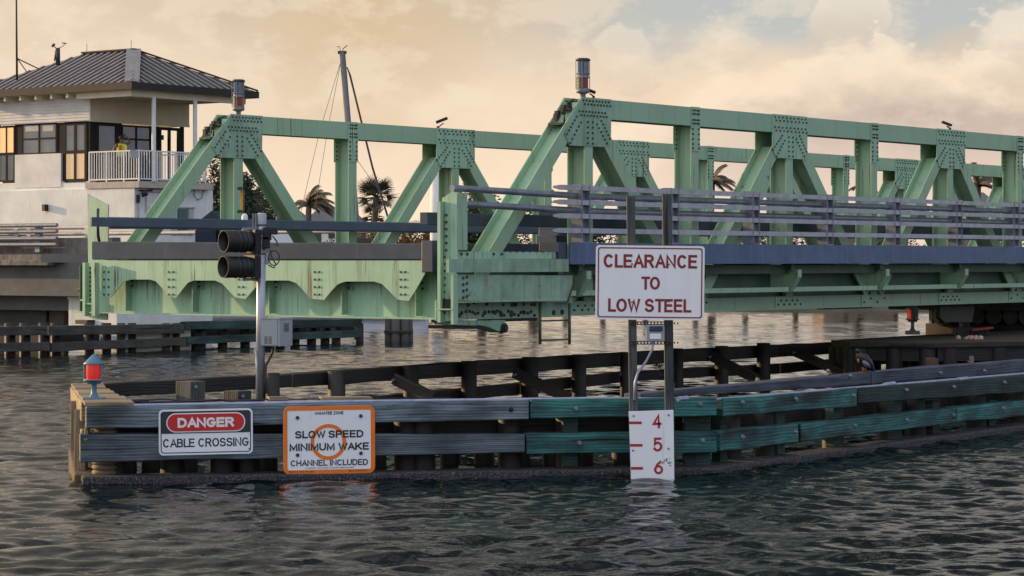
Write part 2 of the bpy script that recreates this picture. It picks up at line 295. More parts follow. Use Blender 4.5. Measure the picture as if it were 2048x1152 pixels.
# ------------------------------------------------------------------ mesh builder
class MB:
    def __init__(s, fr=False): s.v = []; s.f = []; s.uv = []; s.sm = []; s.mi = []; s.k = 0; s.fr = fr
    def quadset(s, pts, faces, uvs=None, smooth=False):
        b = len(s.v); s.v += [Vector(p) for p in pts]
        for i, f in enumerate(faces):
            s.f.append([b+k for k in f]); s.uv.append(uvs[i] if uvs else [(0, 0)]*len(f)); s.sm.append(smooth); s.mi.append(s.k)
    def hexa(s, p):                # p: 0-3 start end loop, 4-7 the other end; the length runs 0->4
        p = [Vector(q) for q in p]
        Ln = (p[4]-p[0]).length; o = random.random()*9
        per = [0]
        for i in range(4): per.append(per[-1]+(p[(i+1) % 4]-p[i]).length)
        fs = []; us = []
        for i in range(4):
            j = (i+1) % 4
            fs.append((i, j, j+4, i+4)); us.append([(o, o+per[i]), (o, o+per[i+1]), (o+Ln, o+per[i+1]), (o+Ln, o+per[i])])
        w = per[1]; h = per[2]-per[1]
        fs += [(3, 2, 1, 0), (4, 5, 6, 7)]; us += [[(o, h), (o+.1*w, h), (o+.1*w, 0), (o, 0)], [(o, 0), (o+.1*w, 0), (o+.1*w, h), (o, h)]]
        s.quadset(p, fs, us)
    def box(s, a, b):              # axis aligned in the builder's frame, from corner a to corner b; length along the longest axis
        a = Vector(a); b = Vector(b); d = [abs(b[i]-a[i]) for i in range(3)]; k = d.index(max(d)); i, j = [(1, 2), (0, 2), (0, 1)][k]
        def c(k_, i_, j_):
            q = [0, 0, 0]; q[k] = (a, b)[k_][k]; q[i] = (a, b)[i_][i]; q[j] = (a, b)[j_][j]; return q
        s.hexa([c(0, 0, 0), c(0, 1, 0), c(0, 1, 1), c(0, 0, 1), c(1, 0, 0), c(1, 1, 0), c(1, 1, 1), c(1, 0, 1)])
    def beam(s, p0, p1, w, h, up=(0, 0, 1)):
        p0 = Vector(p0); p1 = Vector(p1); d = (p1-p0).normalized(); up = Vector(up)
        x = d.cross(up)
        if x.length < 1e-4: x = d.cross(Vector((1, 0, 0)))
        x.normalize(); y = x.cross(d).normalized()
        q = [-x*w/2-y*h/2, x*w/2-y*h/2, x*w/2+y*h/2, -x*w/2+y*h/2]
        s.hexa([p0+k for k in q]+[p1+k for k in q])
    def prism(s, pts, off):
        pts = [Vector(p) for p in pts]; off = Vector(off); n = len(pts)
        fs = [tuple(range(n)), tuple(range(2*n-1, n-1, -1))]; us = [[(0, 0)]*n]*2
        L = 0
        for i in range(n):
            j = (i+1) % n; l = (pts[j]-pts[i]).length; fs.append((j, i, i+n, j+n)); us.append([(L+l, 0), (L, 0), (L, off.length), (L+l, off.length)]); L += l
        s.quadset(pts+[p+off for p in pts], fs, us)
    def cyl(s, p0, p1, r0, r1=None, n=12, caps=True):
        r1 = r0 if r1 is None else r1
        p0 = Vector(p0); p1 = Vector(p1); d = p1-p0; L = d.length; d.normalize()
        x = d.orthogonal().normalized(); y = d.cross(x)
        ps = []; 
        for p, r in ((p0, r0), (p1, r1)):
            for i in range(n): a = 2*math.pi*i/n; ps.append(p+x*r*math.cos(a)+y*r*math.sin(a))
        o = random.random()*7; fs = []; us = []
        for i in range(n):
            j = (i+1) % n; fs.append((i, j, j+n, i+n)); t0 = 2*math.pi*r0*i/n; t1 = 2*math.pi*r0*(i+1)/n
            us.append([(o, t0), (o, t1), (o+L, t1), (o+L, t0)])
        s.quadset(ps, fs, us, True)
        if caps:
            b = len(s.v); s.v += ps
            s.f += [[b+k for k in range(n-1, -1, -1)], [b+n+k for k in range(n)]]; s.uv += [[(0, 0)]*n]*2; s.sm += [False]*2; s.mi += [s.k]*2
    def path(s, pts, r, n=8):
        for a, b in zip(pts[:-1], pts[1:]): s.cyl(a, b, r, r, n)
    def tube(s, pts, rs, n=10, cap=True, flat=1.0):     # continuous swept tube with a radius per point
        pts = [Vector(p) for p in pts]; m = len(pts); rings = []
        prev = None
        for i, p in enumerate(pts):
            d = (pts[min(i+1, m-1)]-pts[max(i-1, 0)]).normalized()
            x = (Vector((0, 0, 1)).cross(d) if abs(d.z) < .97 else Vector((-1, 0, 0)).cross(d)).normalized() if prev is None else (prev-d*prev.dot(d)).normalized()
            prev = x; y = d.cross(x)
            r = rs[i] if hasattr(rs, '__len__') else rs
            rings.append([p+x*r*flat*math.cos(2*math.pi*k/n)+y*r*math.sin(2*math.pi*k/n) for k in range(n)])
        ps = [q for r_ in rings for q in r_]; fs = []
        for i in range(m-1):
            for k in range(n): j = (k+1) % n; fs.append((i*n+k, i*n+j, (i+1)*n+j, (i+1)*n+k))
        if cap: fs += [tuple(range(n-1, -1, -1)), tuple((m-1)*n+k for k in range(n))]
        s.quadset(ps, fs, None, True)
    def lathe(s, c, prof, n=16, a0=0, a1=2*math.pi, smooth=True):
        c = Vector(c); full = abs(a1-a0-2*math.pi) < 1e-6; m = n if full else n+1; ps = []
        for r, z in prof:
            for i in range(m): a = a0+(a1-a0)*i/n; ps.append(c+Vector((r*math.cos(a), r*math.sin(a), z)))
        fs = []
        for k in range(len(prof)-1):
            for i in range(n):
                j = (i+1) % m; fs.append((k*m+i, k*m+j, (k+1)*m+j, (k+1)*m+i))
        s.quadset(ps, fs, None, smooth)
    def build(s, name, m, parent=None, bev=0, seg=2):
        if name in ('bolts', 'rivets'):            # bolt patterns join the plate they sit on, as its second material
            tgt = parent if parent.type == 'MESH' else MB.last
            o = s.build('bolt_pattern', m, tgt); bm = bmesh.new(); bm.from_mesh(tgt.data); n0 = len(bm.faces); bm.from_mesh(o.data); bm.faces.ensure_lookup_table(); k = len(tgt.data.materials)
            for f in bm.faces[n0:]: f.material_index = k
            bm.to_mesh(tgt.data); bm.free(); tgt.data.materials.append(m); bpy.data.objects.remove(o); MB.last = tgt; return tgt
        vs = [Wd(*p) for p in s.v] if s.fr else s.v
        root = parent
        while root is not None and root.parent: root = root.parent
        if root is not None:
            M = (Matrix.Translation(root.location) @ root.rotation_euler.to_matrix().to_4x4()).inverted()
            vs = [M @ p for p in vs]
        me = bpy.data.meshes.new(name); me.from_pydata([tuple(p) for p in vs], [], s.f)
        uvl = me.uv_layers.new(name='UVMap'); k = 0
        for u in s.uv:
            for c in u: uvl.data[k].uv = c; k += 1
        me.polygons.foreach_set('use_smooth', s.sm)
        bm = bmesh.new(); bm.from_mesh(me); bmesh.ops.recalc_face_normals(bm, faces=bm.faces); bm.to_mesh(me); bm.free()
        for q in (m if isinstance(m, (list, tuple)) else [m]): me.materials.append(q)
        me.polygons.foreach_set('material_index', s.mi)
        o = bpy.data.objects.new(name, me); COL.objects.link(o)
        MB.last = o
        if parent is not None: o.parent = parent
        if bev:
            q = o.modifiers.new('bevel', 'BEVEL'); q.width = bev; q.segments = seg; q.limit_method = 'ANGLE'; q.angle_limit = R(40)
        return o
def tag(o, label=None, cat=None, group=None, kind=None):
    for k, x in (('label', label), ('category', cat), ('group', group), ('kind', kind)):
        if x: o[k] = x
    return o
def thing(name, label, cat, loc=(0, 0, 0), rz=0, group=None):
    o = bpy.data.objects.new(name, None); COL.objects.link(o); o.location = loc; o.rotation_euler = (0, 0, rz); o.empty_display_size = .3
    return tag(o, label, cat, group)
def arc(cx, cy, rx, ry, a0, a1, n=14): return [(cx+rx*math.cos(R(a0+(a1-a0)*i/n)), cy+ry*math.sin(R(a0+(a1-a0)*i/n))) for i in range(n+1)]
GL = {'A': (.80, [[(0, 0), (.5, 1), (1, 0)], [(.2, .34), (.8, .34)]]), 'B': (.68, [[(0, 0), (0, 1)], [(0, 1)]+arc(.60, .765, .36, .235, 90, -90)+[(0, .53)], [(.58, .53)]+arc(.62, .265, .38, .265, 90, -90)+[(0, 0)]]),
 'C': (.76, [arc(.5, .5, .5, .5, 48, 312, 22)]), 'D': (.74, [[(0, 0), (0, 1)], [(0, 1)]+arc(.45, .5, .55, .5, 90, -90)+[(0, 0)]]), 'E': (.64, [[(1, 1), (0, 1), (0, 0), (1, 0)], [(0, .52), (.9, .52)]]),
 'F': (.6, [[(1, 1), (0, 1), (0, 0)], [(0, .52), (.85, .52)]]), 'G': (.80, [arc(.5, .5, .5, .5, 48, 322, 22)+[(.98, .46), (.56, .46)]]), 'H': (.74, [[(0, 0), (0, 1)], [(1, 0), (1, 1)], [(0, .52), (1, .52)]]),
 'I': (.0, [[(0, 0), (0, 1)]]), 'K': (.72, [[(0, 0), (0, 1)], [(.98, 1), (.0, .36)], [(.34, .60), (1, 0)]]), 'L': (.58, [[(0, 1), (0, 0), (1, 0)]]), 'M': (.86, [[(0, 0), (0, 1), (.5, .12), (1, 1), (1, 0)]]),
 'N': (.74, [[(0, 0), (0, 1), (1, 0), (1, 1)]]), 'O': (.82, [arc(.5, .5, .5, .5, 0, 360, 30)]), 'P': (.68, [[(0, 0), (0, 1)], [(0, 1)]+arc(.6, .74, .4, .26, 90, -90)+[(0, .48)]]),
 'R': (.72, [[(0, 0), (0, 1)], [(0, 1)]+arc(.58, .76, .38, .24, 90, -90)+[(0, .52)], [(.52, .50), (1, 0)]]), 'S': (.70, [arc(.5, .755, .46, .245, 22, 268, 16)+arc(.5, .255, .5, .255, 88, -158, 16)]),
 'T': (.70, [[(0, 1), (1, 1)], [(.5, 1), (.5, 0)]]), 'U': (.72, [[(0, 1)]+arc(.5, .36, .5, .36, 180, 360)+[(1, 1)]]), 'W': (1.02, [[(0, 1), (.25, 0), (.5, .92), (.75, 0), (1, 1)]]), 'Z': (.68, [[(0, 1), (1, 1), (0, 0), (1, 0)]]),
 '4': (.66, [[(.74, 0), (.74, 1), (0, .28), (1, .28)]]), '5': (.62, [[(.92, 1), (.14, 1), (.06, .50)]+arc(.46, .33, .54, .33, 118, -150, 18)]), '6': (.66, [arc(.5, .31, .5, .31, 0, 360, 26), [(.80, .98), (.42, .82), (.10, .52), (.0, .30)]])}
def lettering(txt, c, ex, ey, width, height, m, parent, t=.155, name='lettering', gap=.13, space=.30):
    """block letters drawn as mitred strokes, one mesh per line of writing"""
    ex = Vector(ex); ey = Vector(ey); n = ex.cross(ey).normalized(); c = Vector(c); x = 0; gl = []
    for ch in txt:
        if ch == ' ': x += space+gap; continue
        w, st = GL[ch]; gl.append((x+t/2, w, st)); x += w+t+gap-(.08 if ch in 'ATWL' else 0)
    tot = x-gap; sx = width/tot; sy = height; tw = t*height; mb = MB(); kz = 0
    for x0, w, st in gl:
        for k, pl in enumerate(st):
            pts = [Vector(((x0+px*(w))*sx, (t/2+py*(1-t))*sy)) for px, py in pl]
            closed = (pts[0]-pts[-1]).length < 1e-5
            if closed: pts = pts[:-1]
            N = len(pts); L_, R_ = [], []
            for i, p in enumerate(pts):
                a = pts[i-1] if (i or closed) else None; b = pts[(i+1) % N] if (i < N-1 or closed) else None
                d0 = (p-a).normalized() if a is not None else (b-p).normalized(); d1 = (b-p).normalized() if b is not None else d0
                q = p.copy()
                if a is None: q = p-d1*(tw/2 if abs(d1.y) > .3 or k == 0 else 0)
                if b is None: q = p+d0*(tw/2 if abs(d0.y) > .3 or k == 0 else 0)
                if a is None and 0 < abs(d1.x) : q = p-d1*tw*.42 if not (k and abs(d1.y) < .05) else p
                if b is None and 0 < abs(d0.x) : q = p+d0*tw*.42
                n0 = Vector((-d0.y, d0.x)); n1 = Vector((-d1.y, d1.x)); mm = (n0+n1)
                mm = mm.normalized() if mm.length > 1e-4 else n0
                l = min(1/max(mm.dot(n1), .35), 1.9)
                L_.append(q+mm*tw/2*l); R_.append(q-mm*tw/2*l)
            z = .0006*k; kz += 1
            P3 = [c+ex*(p.x-width/2)+ey*(p.y-height/2)+n*z for p in L_+R_]
            for e in range(N if closed else N-1): f = (e+1) % N; mb.quadset([P3[e], P3[f], P3[N+f], P3[N+e]], [(0, 1, 2, 3)])
    return mb.build(name, m, parent)
def text(s, c, ex, ey, width, height, m, parent, name='lettering', bold=0., shear=0, align='C'):
    cu = bpy.data.curves.new('txt', 'FONT'); cu.body = s; cu.size = 1; cu.offset = bold; cu.extrude = .001; cu.resolution_u = 4
    o = bpy.data.objects.new('txt', cu); COL.objects.link(o)
    bpy.context.view_layer.update(); dg = bpy.context.evaluated_depsgraph_get()
    me = bpy.data.meshes.new_from_object(o.evaluated_get(dg)); bpy.data.objects.remove(o)
    xs = [v.co.x for v in me.vertices]; ys = [v.co.y for v in me.vertices]
    x0, x1, y0, y1 = min(xs), max(xs), min(ys), max(ys)
    ex = Vector(ex); ey = Vector(ey); n = ex.cross(ey).normalized(); c = Vector(c)
    mb = MB(); pts = []
    for v in me.vertices:
        q = c+ex*((v.co.x-x0)/(x1-x0)-.5)*width+ey*((v.co.y-y0)/(y1-y0)-.5)*height+n*v.co.z
        pts.append(q)
    mb.quadset(pts, [tuple(p.vertices) for p in me.polygons])
    bpy.data.meshes.remove(me)
    return mb.build(name, m, parent)
def rrect(w, h, r, n=5):
    o = []
    for cx, cy, a in ((w/2-r, h/2-r, 0), (-w/2+r, h/2-r, 90), (-w/2+r, -h/2+r, 180), (w/2-r, -h/2+r, 270)):
        for i in range(n+1): t = R(a+90*i/n); o.append((cx+r*math.cos(t), cy+r*math.sin(t)))
    return o
def plate(c, ex, ey, outline, z0, z1, m, name, parent, inner=None, bev=0):   # flat plate (or ring) on the plane c, ex, ey
    ex = Vector(ex); ey = Vector(ey); n = ex.cross(ey).normalized(); c = Vector(c); mb = MB()
    q = lambda p, z: c+ex*p[0]+ey*p[1]+n*z
    if inner is None: mb.prism([q(p, z1) for p in outline], n*(z0-z1))
    else:
        k = len(outline)
        for i in range(k):
            j = (i+1) % k
            a, b, d, e = outline[i], outline[j], inner[j], inner[i]
            mb.quadset([q(a, z1), q(b, z1), q(d, z1), q(e, z1)], [(0, 1, 2, 3)])
            mb.quadset([q(a, z0), q(b, z0), q(b, z1), q(a, z1)], [(0, 1, 2, 3)])
    return mb.build(name, m, parent, bev)

# ------------------------------------------------------------------ water and far shore
import numpy as np
def water_material():
    m, nt, b = nodes('sea_water'); oc = coord(nt)
    b.inputs['Base Color'].default_value = (.004, .008, .008, 1); b.inputs['Roughness'].default_value = .03; b.inputs['IOR'].default_value = 1.4
    h = noise(nt, oc, 1., 3, .55, (7, 12, 1))
    bump(nt, b, h, .25, .02)
    return m
SEA = water_material()
def water():
    rng = np.random.default_rng(5)
    ys = [15.]
    while ys[-1] < 152: ys.append(ys[-1]+.042*(ys[-1]/25)**1.15)
    ys = np.array(ys); nx = 700; t = np.linspace(-1, 1, nx)
    Y = np.repeat(ys[:, None], nx, 1); X = t[None, :]*(Y*.235+4)
    sp = np.maximum(np.gradient(ys)[:, None], (Y*.235+4)*2/nx)
    Z = np.zeros_like(X)
    calm = np.clip(1-(Y-40)/45*.5, .55, 1)
    for i in range(72):
        lam = .19*(1.5/.19)**rng.random(); th = rng.normal(math.pi/2+.12, .5); k = 2*math.pi/lam
        sl = .028*(1.0 if lam < 1.2 else .8); a = sl/k
        ph = (X*math.cos(th)+Y*math.sin(th))*k+rng.random()*6.28
        att = np.clip((lam/sp-2.5)/2.5, 0, 1)
        gust = .8+.75*np.sin(X*.13*rng.random()+Y*.11*rng.random()+rng.random()*6.28)
        Z += a*att*gust*calm*(np.sin(ph)+.25*np.sin(2*ph+.6))
    n = len(ys); vs = np.stack([X, Y, Z], -1).reshape(-1, 3)
    idx = np.arange(n*nx).reshape(n, nx); q = np.stack([idx[:-1, :-1], idx[:-1, 1:], idx[1:, 1:], idx[1:, :-1]], -1).reshape(-1, 4)
    me = bpy.data.meshes.new('water'); me.vertices.add(len(vs)); me.vertices.foreach_set('co', vs.astype(np.float32).ravel())
    me.loops.add(q.size); me.loops.foreach_set('vertex_index', q.astype(np.int32).ravel()); me.polygons.add(len(q)); me.polygons.foreach_set('loop_start', np.arange(0, q.size, 4, dtype=np.int32))
    me.update(calc_edges=True); me.polygons.foreach_set('use_smooth', np.ones(len(q), bool)); me.materials.append(SEA)
    o = bpy.data.objects.new('water', me); COL.objects.link(o); tag(o, kind='structure')
    mb = MB(); mb.quadset([(-3000, -200, -.35), (3000, -200, -.35), (3000, 4000, -.35), (-3000, 4000, -.35)], [(0, 1, 2, 3)])
    tag(mb.build('open_water', SEA), kind='structure')
water()
def shore():
    mb = MB(); n = 60; pts = []
    for i in range(n+1):
        x = -260+520*i/n; y0 = 150+3*math.sin(i*.9)+2*math.sin(i*2.3)
        pts += [(x, y0-2, -.5), (x, y0, .45), (x, y0+12, 1.0), (x, 900, 1.4)]
    fs = [(i*4+k, i*4+4+k, i*4+5+k, i*4+1+k) for i in range(n) for k in range(3)]
    mb.quadset(pts, fs, None, True); tag(mb.build('far_shore', SAND), kind='structure')
shore()

# ------------------------------------------------------------------ the timber fender in the foreground
A0, K0 = (-5.75, 33.48), (2.87, 35.29)
S1 = Pl(A0, K0); S2 = Pl(K0, (9.04, 44.12)); RW = Pl((-6.41, 38.75), (7.5, 59.04)); CP = Pl((1.84, 36.0), (8.7, 44.5))
NOSE = Pl((-6.95, 38.96), (-5.75, 33.48))
def slab(mb, pl, e0, e1, thick, off=0):
    (x0, t0, b0), (x1, t1, b1) = e0, e1
    o = -pl.n3*thick
    a, b, c, d = pl(x0, b0, off), pl(x0, t0, off), pl(x1, t1, off), pl(x1, b1, off)
    L_ = (d-a).length; n_ = max(2, int(L_/.35)); o0 = random.random()*9; pts = []; us = []; fs = []; sh = random.random()*50
    def jit(k, t, amp): return amp*(mnoise.noise(Vector((sh+k*7.3, t*L_*1.1, k)))+.5*mnoise.noise(Vector((sh+k*3.1, t*L_*4., 9))))
    for i in range(n_+1):
        t = i/n_; lo, hi = a.lerp(d, t), b.lerp(c, t)
        for k, q in enumerate((lo, lo+o, hi+o, hi)): pts.append(q+Vector((0, 0, jit(k, t, .016)))+pl.n3*jit(k+5, t, .014))
    h_ = (b-a).length; per = (0, thick, thick+h_, 2*thick+h_, 2*thick+2*h_)
    for i in range(n_):
        for k in range(4):
            m_ = (k+1) % 4; fs.append((i*4+k, i*4+m_, i*4+4+m_, i*4+4+k)); u0, u1 = o0+L_*i/n_, o0+L_*(i+1)/n_
            us.append([(u0, o0+per[k]), (u0, o0+per[k+1]), (u1, o0+per[k+1]), (u1, o0+per[k])])
    e = n_*4; fs += [(3, 2, 1, 0), (e, e+1, e+2, e+3)]; us += [[(o0, h_), (o0+.03, h_), (o0+.03, 0), (o0, 0)]]*2
    mb.quadset(pts, fs, us)
def bolt_heads(pl, spots, off, r, name, m, parent):
    for x, y in spots:
        mb = MB(); p = pl(x, y, off)
        mb.cyl(p, p+pl.n3*.03, r, r*.8, 10); mb.cyl(p+pl.n3*.03, p+pl.n3*.05, r*.45, r*.3, 8)
        mb.build(name, m, parent)
fender = thing('timber_fender', 'long low timber fender with teal and grey beams standing in the nearest water', 'fender', (0, 36, 0))
def waler(pl, e0, e1, m, bolts=(), thick=.26, off=0, name='waler', bev=.016, label=None, bm_=None):
    mb = MB(); slab(mb, pl, e0, e1, thick, off); o = mb.build(name, m, fender, bev)
    if label: o['label'] = label
    if bolts: bolt_heads(pl, bolts, off, .036, 'bolt', bm_ or GALV, o)
    return o
waler(S1, (172, 815, 858), (1058, 801, 838), WGRY, [(1022, 819)], bm_=BLACK, label='weathered grey blue beam on the upper row')
waler(S1, (1062, 799, 837), (1434, 795, 832), WTEAL, [(1152, 817), (1400, 808)])
waler(S2, (1447, 797, 832), (1714, 776, 813), WTEAL, [(1484, 805), (1591, 798), (1706, 791)])
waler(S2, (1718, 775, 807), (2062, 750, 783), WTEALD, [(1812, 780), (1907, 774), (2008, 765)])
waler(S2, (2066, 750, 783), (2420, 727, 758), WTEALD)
waler(S1, (160, 869, 925), (1050, 869, 905), WGRY, label='weathered grey blue beam on the lower row', off=.03)
waler(S1, (1053, 867, 908), (1434, 862, 905), WTEAL, [(1159, 886), (1405, 881)])
waler(S2, (1442, 862, 903), (1598, 849, 885), WTEAL, [(1484, 874), (1590, 864)])
waler(S2, (1602, 848, 884), (1912, 815, 846), WTEAL, [(1709, 851), (1813, 840), (1906, 830)])
waler(S2, (1915, 815, 845), (2062, 799, 830), WTEAL, [(2006, 817)])
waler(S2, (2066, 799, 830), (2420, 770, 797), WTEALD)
waler(S1, (165, 955, 1017), (1431, 935, 998), BARN, name='bottom_waler', off=.1, thick=.55, bev=.03)
waler(S2, (1431, 935, 998), (2062, 849, 907), BARN, name='bottom_waler', off=.1, thick=.5, bev=.03)
waler(S2, (2064, 849, 907), (2420, 815, 872), BARN, name='bottom_waler', off=.1, thick=.5, bev=.03)
# cap beam and pipe behind the teal rows
waler(CP, (1282, 787, 797), (1742, 745, 770), WNAVY, [(1655, 742), (1700, 752)], thick=.3, name='cap_beam')
waler(CP, (1744, 744, 769), (2062, 719, 744), WNAVY, [(1880, 746), (1968, 742)], thick=.3, name='cap_beam')
waler(CP, (2064, 719, 744), (2420, 698, 717), WNAVY, thick=.3, name='cap_beam')
mb = MB()
mb.path([S1(200, 812, -.15), S1(700, 803, -.12), S1(1180, 797, -.12), S2(1432, 799, -.05), S2(1600, 785, -.05), S2(1800, 768, -.05), S2(2062, 746, -.05), S2(2420, 722, -.05)], .022)
for x, y in ((1365, 797), (1780, 768), (1925, 758)): mb.cyl(S2(x-9, y+1, -.05), S2(x+9, y-1, -.05), .034)
mb.build('conduit', CONDU, fender)
# loose cables, junction box and planks on top of the left part
mb = MB()
pt = lambda x, y, o: S1(x, y, o)
mb.tube([pt(205, 806, -.25), pt(235, 803, -.3), pt(262, 800, -.22), pt(290, 805, -.3), pt(400, 802, -.3), pt(440, 799, -.2), pt(470, 803, -.25), pt(520, 801, -.3)], .014, 6)
mb.tube([pt(245, 803, -.35), pt(330, 798, -.4), pt(380, 803, -.35), pt(520, 799, -.35), pt(900, 796, -.3)], .011, 6)
mb.build('cable', CABLE, fender)
mb = MB(); a = pt(270, 803, -.35); mb.box(a+Vector((-.01, 0, -.06)), a+Vector((.17, .12, .03))); mb.build('junction_box', CABLE, fender, .008)
for x0, x1, y in ((536, 575, 797), (640, 742, 797)):
    mb = MB(); a = pt(x0, y, -.4); b = pt(x1, y, -.4); mb.beam(a, b, .28, .05); mb.build('loose_plank', WTAN, fender, .005)
# deck planks hidden just behind the front beams
mb = MB()
for k in range(34):
    x = 215+k*36; a = S1(x, 812, -.3); mb.hexa([a+Vector((0, 0, -.10)), a+S1.d3*.18+Vector((0, 0, -.10)), a+S1.d3*.18+Vector((0, 0, -.05)), a+Vector((0, 0, -.05))]+[q-S1.n3*.5 for q in (a+Vector((0, 0, -.10)), a+S1.d3*.18+Vector((0, 0, -.10)), a+S1.d3*.18+Vector((0, 0, -.05)), a+Vector((0, 0, -.05)))])
mb.build('walkway_planks', WBRN, fender)
# piles behind the front beams
def pile(p, top, r, m, name='pile', sq=False):
    mb = MB(); z0 = -1.2
    if sq:
        mb.beam((p.x, p.y, z0), (p.x, p.y, top), r*2, r*2, (0.57, .82, 0))
        return mb.build(name, m, fender, .015)
    mb.tube([(p.x, p.y, z0), (p.x+.01, p.y, 0), (p.x, p.y, top*.6), (p.x-.01, p.y, top)], [r*1.08, r*1.04, r, r*.96], 14)
    return mb.build(name, m, fender)
for x, o in ((228, -.52), (345, -.75), (445, -.50), (495, -.55), (812, -.48), (845, -.47), (1020, -.52), (1135, -.50), (1290, -.55), (1395, -.5)):
    pile(S1(x, 900, o), .92, .17, WBRN if x in (228, 812, 845) else WTAR)
for x in (1458, 1528, 1665, 1775, 1830, 1952, 2030, 2150, 2260): pile(S2(x, 840, -.48), .95, .17, WTAR)
for x in (1126, 1370, 1392):                                     # short square blocks between the two rows
    mb = MB(); slab(mb, S1, (x, 830, 940), (x+30, 830, 940), .15, -.27); mb.build('spacer_block', WTEALD, fender, .01)
for x in (1441, 1556, 1668, 1790, 1866, 1980):
    mb = MB(); slab(mb, S2, (x, 800, 925-(x-1440)*.135), (x+14, 800, 925-(x-1440)*.135), .15, -.27); mb.build('spacer_block', WTEALD, fender, .01)
# inner beams seen through the gaps
for pl, e0, e1, o in ((S1, (300, 850, 878), (1440, 835, 860), -1.6), (S2, (1440, 832, 858), (2200, 770, 792), -1.5)):
    waler(pl, e0, e1, WTAR, thick=.25, off=o, name='inner_beam')
waler(S1, (700, 880, 897), (1440, 868, 885), WBRN, thick=.2, off=-2.4, name='inner_beam')
for pl, e0, e1 in ((S1, (215, 842, 872), (1434, 822, 866)), (S2, (1440, 823, 864), (1900, 790, 826)), (S2, (1903, 790, 826), (2420, 755, 775))):  # added behind the gaps to keep sky light out of the interior
    waler(pl, e0, e1, WTAR, thick=.2, off=-.75, name='inner_beam')
for k in range(17):
    p = S1(240+k*72+random.uniform(-12, 12), 880, -1.3-random.random()); pile(p, .8, .15, WTAR)
# rear wall: top rail, lower rail, posts and braces
for e0, e1 in (((196, 768, 796), (585, 748, 775)), ((588, 748, 775), (940, 724, 752)), ((943, 724, 751), (1255, 705, 732)), ((1258, 705, 731), (1560, 690, 714)), ((1563, 690, 714), (1760, 681, 703)), ((1763, 681, 703), (2300, 655, 674))):
    waler(RW, e0, e1, WBRN if e0[0] > 900 else WTAR, thick=.3, name='rear_rail')
for e0, e1 in (((740, 795, 815), (1040, 767, 790)), ((1043, 766, 789), (1250, 744, 764)), ((1253, 743, 763), (1560, 728, 747)), ((1563, 728, 747), (1860, 703, 720)), ((1863, 703, 720), (2300, 680, 695))):
    waler(RW, e0, e1, WBRN, thick=.25, off=-.02, name='rear_rail')
for x, w, y in ((545, 15, 746), (673, 18, 742), (822, 16, 732), (938, 16, 722), (1060, 17, 714), (1158, 15, 709), (1249, 9, 704), (1355, 12, 697), (1443, 14, 692), (1527, 14, 686), (1686, 11, 684), (1746, 10, 679), (1840, 10, 676), (1930, 10, 670)):
    mb = MB(); p = RW(x, y, .17); rr = w/F*p.y
    mb.tube([(p.x, p.y, -1.2), (p.x, p.y, .3), (p.x, p.y, p.z)], [rr*1.02, rr, rr*.97], 12); mb.build('rear_post', WBRN if x != 673 else WTAR, fender)
for x, w, y, o in ((381, 21, 762, 1.1), (475, 20, 781, 2.2)):
    p = RW(x, y, o); mb = MB(); rr = w/F*p.y; mb.beam((p.x, p.y, -.6), (p.x, p.y, p.z), rr*2, rr*2, (.57, .82, 0)); o_ = mb.build('stub_post', WSTUB, fender, .015)
    bolt_heads(Pl((p.x-1, p.y), (p.x+1, p.y)), [(x+11, y+12)], rr*1.0, .03, 'bolt', GALV, o_)
for (x0, y0), (x1, y1) in (((788, 757), (868, 797)), ((1028, 745), (1140, 797)), ((1418, 710), (1510, 757)), ((1584, 701), (1692, 749))):
    a = RW(x0, y0, .32); b = RW(x0, y0, 1.55); k = (x1-CX)/F
    # brace runs from the rear post towards the front wall, dropping
    t = (k*a.y-a.x)/(RW.n3.x-k*RW.n3.y); b = a+RW.n3*t; b.z = HC-(y1-YH)*b.y/F
    mb = MB(); mb.beam(a, b, .09, .21); o_ = mb.build('brace', WBRN, fender, .012)
    mb = MB(); q = a.lerp(b, .08); mb.cyl(q+Vector((-.05, -.05, 0)), q+Vector((-.08, -.12, 0)), .03, .025, 8); mb.build('bolt', GALV, o_)
# nose: tan end beams and slanted top planks, low sun put into the colour
for t0, b0, t1, b1, o in ((773, 800, 815, 858, 0), (832, 870, 870, 925, .0)):
    mb = MB(); slab(mb, NOSE, (141, t0, b0), (162.5, t0+(t1-t0)*.74, b0+(b1-b0)*.74), .26, o); mb.build('end_beam', WTAN, fender, .016)
mb = MB(); slab(mb, NOSE, (137, 897, 950), (147, 950, 1012), .42, .10); mb.build('bottom_waler', BARNT, fender, .03)['label'] = 'barnacled end waler with the low sun put into its tan colour'
na, nb_ = NOSE(170, 813), NOSE(142, 773); nd = (nb_-na)
for k in range(7):
    a = na+nd*(k/7+.01); b = na+nd*((k+.93)/7); w = S1.d3*(.62-.22*k/7+random.uniform(-.04, .04))+Vector((0, .03, 0))
    mb = MB(); dz = Vector((0, 0, .05+random.uniform(-.01, .01)))
    mb.hexa([a, b, b+dz, a+dz, a+w, b+w, b+w+dz, a+w+dz]); mb.build('top_plank', WTAN, fender, .008)
for t, y0, y1 in ((.35, .62, .95), (.62, .55, 1.0)):
    q = na+nd*t; mb = MB(); mb.beam((q.x+.02, q.y, .1), (q.x+.02, q.y, y1), .16, .20, (0, 1, 0)); mb.build('end_post', WTAN, fender, .012)
q = NOSE(150, 850, .12); mb = MB(); mb.beam(q+Vector((.06, .5, -.3)), q+Vector((.03, .9, .10)), .05, .2); mb.build('end_plate', WTAN, fender, .008)
for x, y in ((222, 870), (222, 930)):
    p = S1(x, y, -.3); mb = MB()
    for k in range(4): mb.lathe((p.x-.1, p.y+.15, p.z-.14+.07*k), [(.16, 0), (.185, .02), (.185, .045), (.16, .065)], 14)
    mb.build('rope_wrap', WTAN, fender)
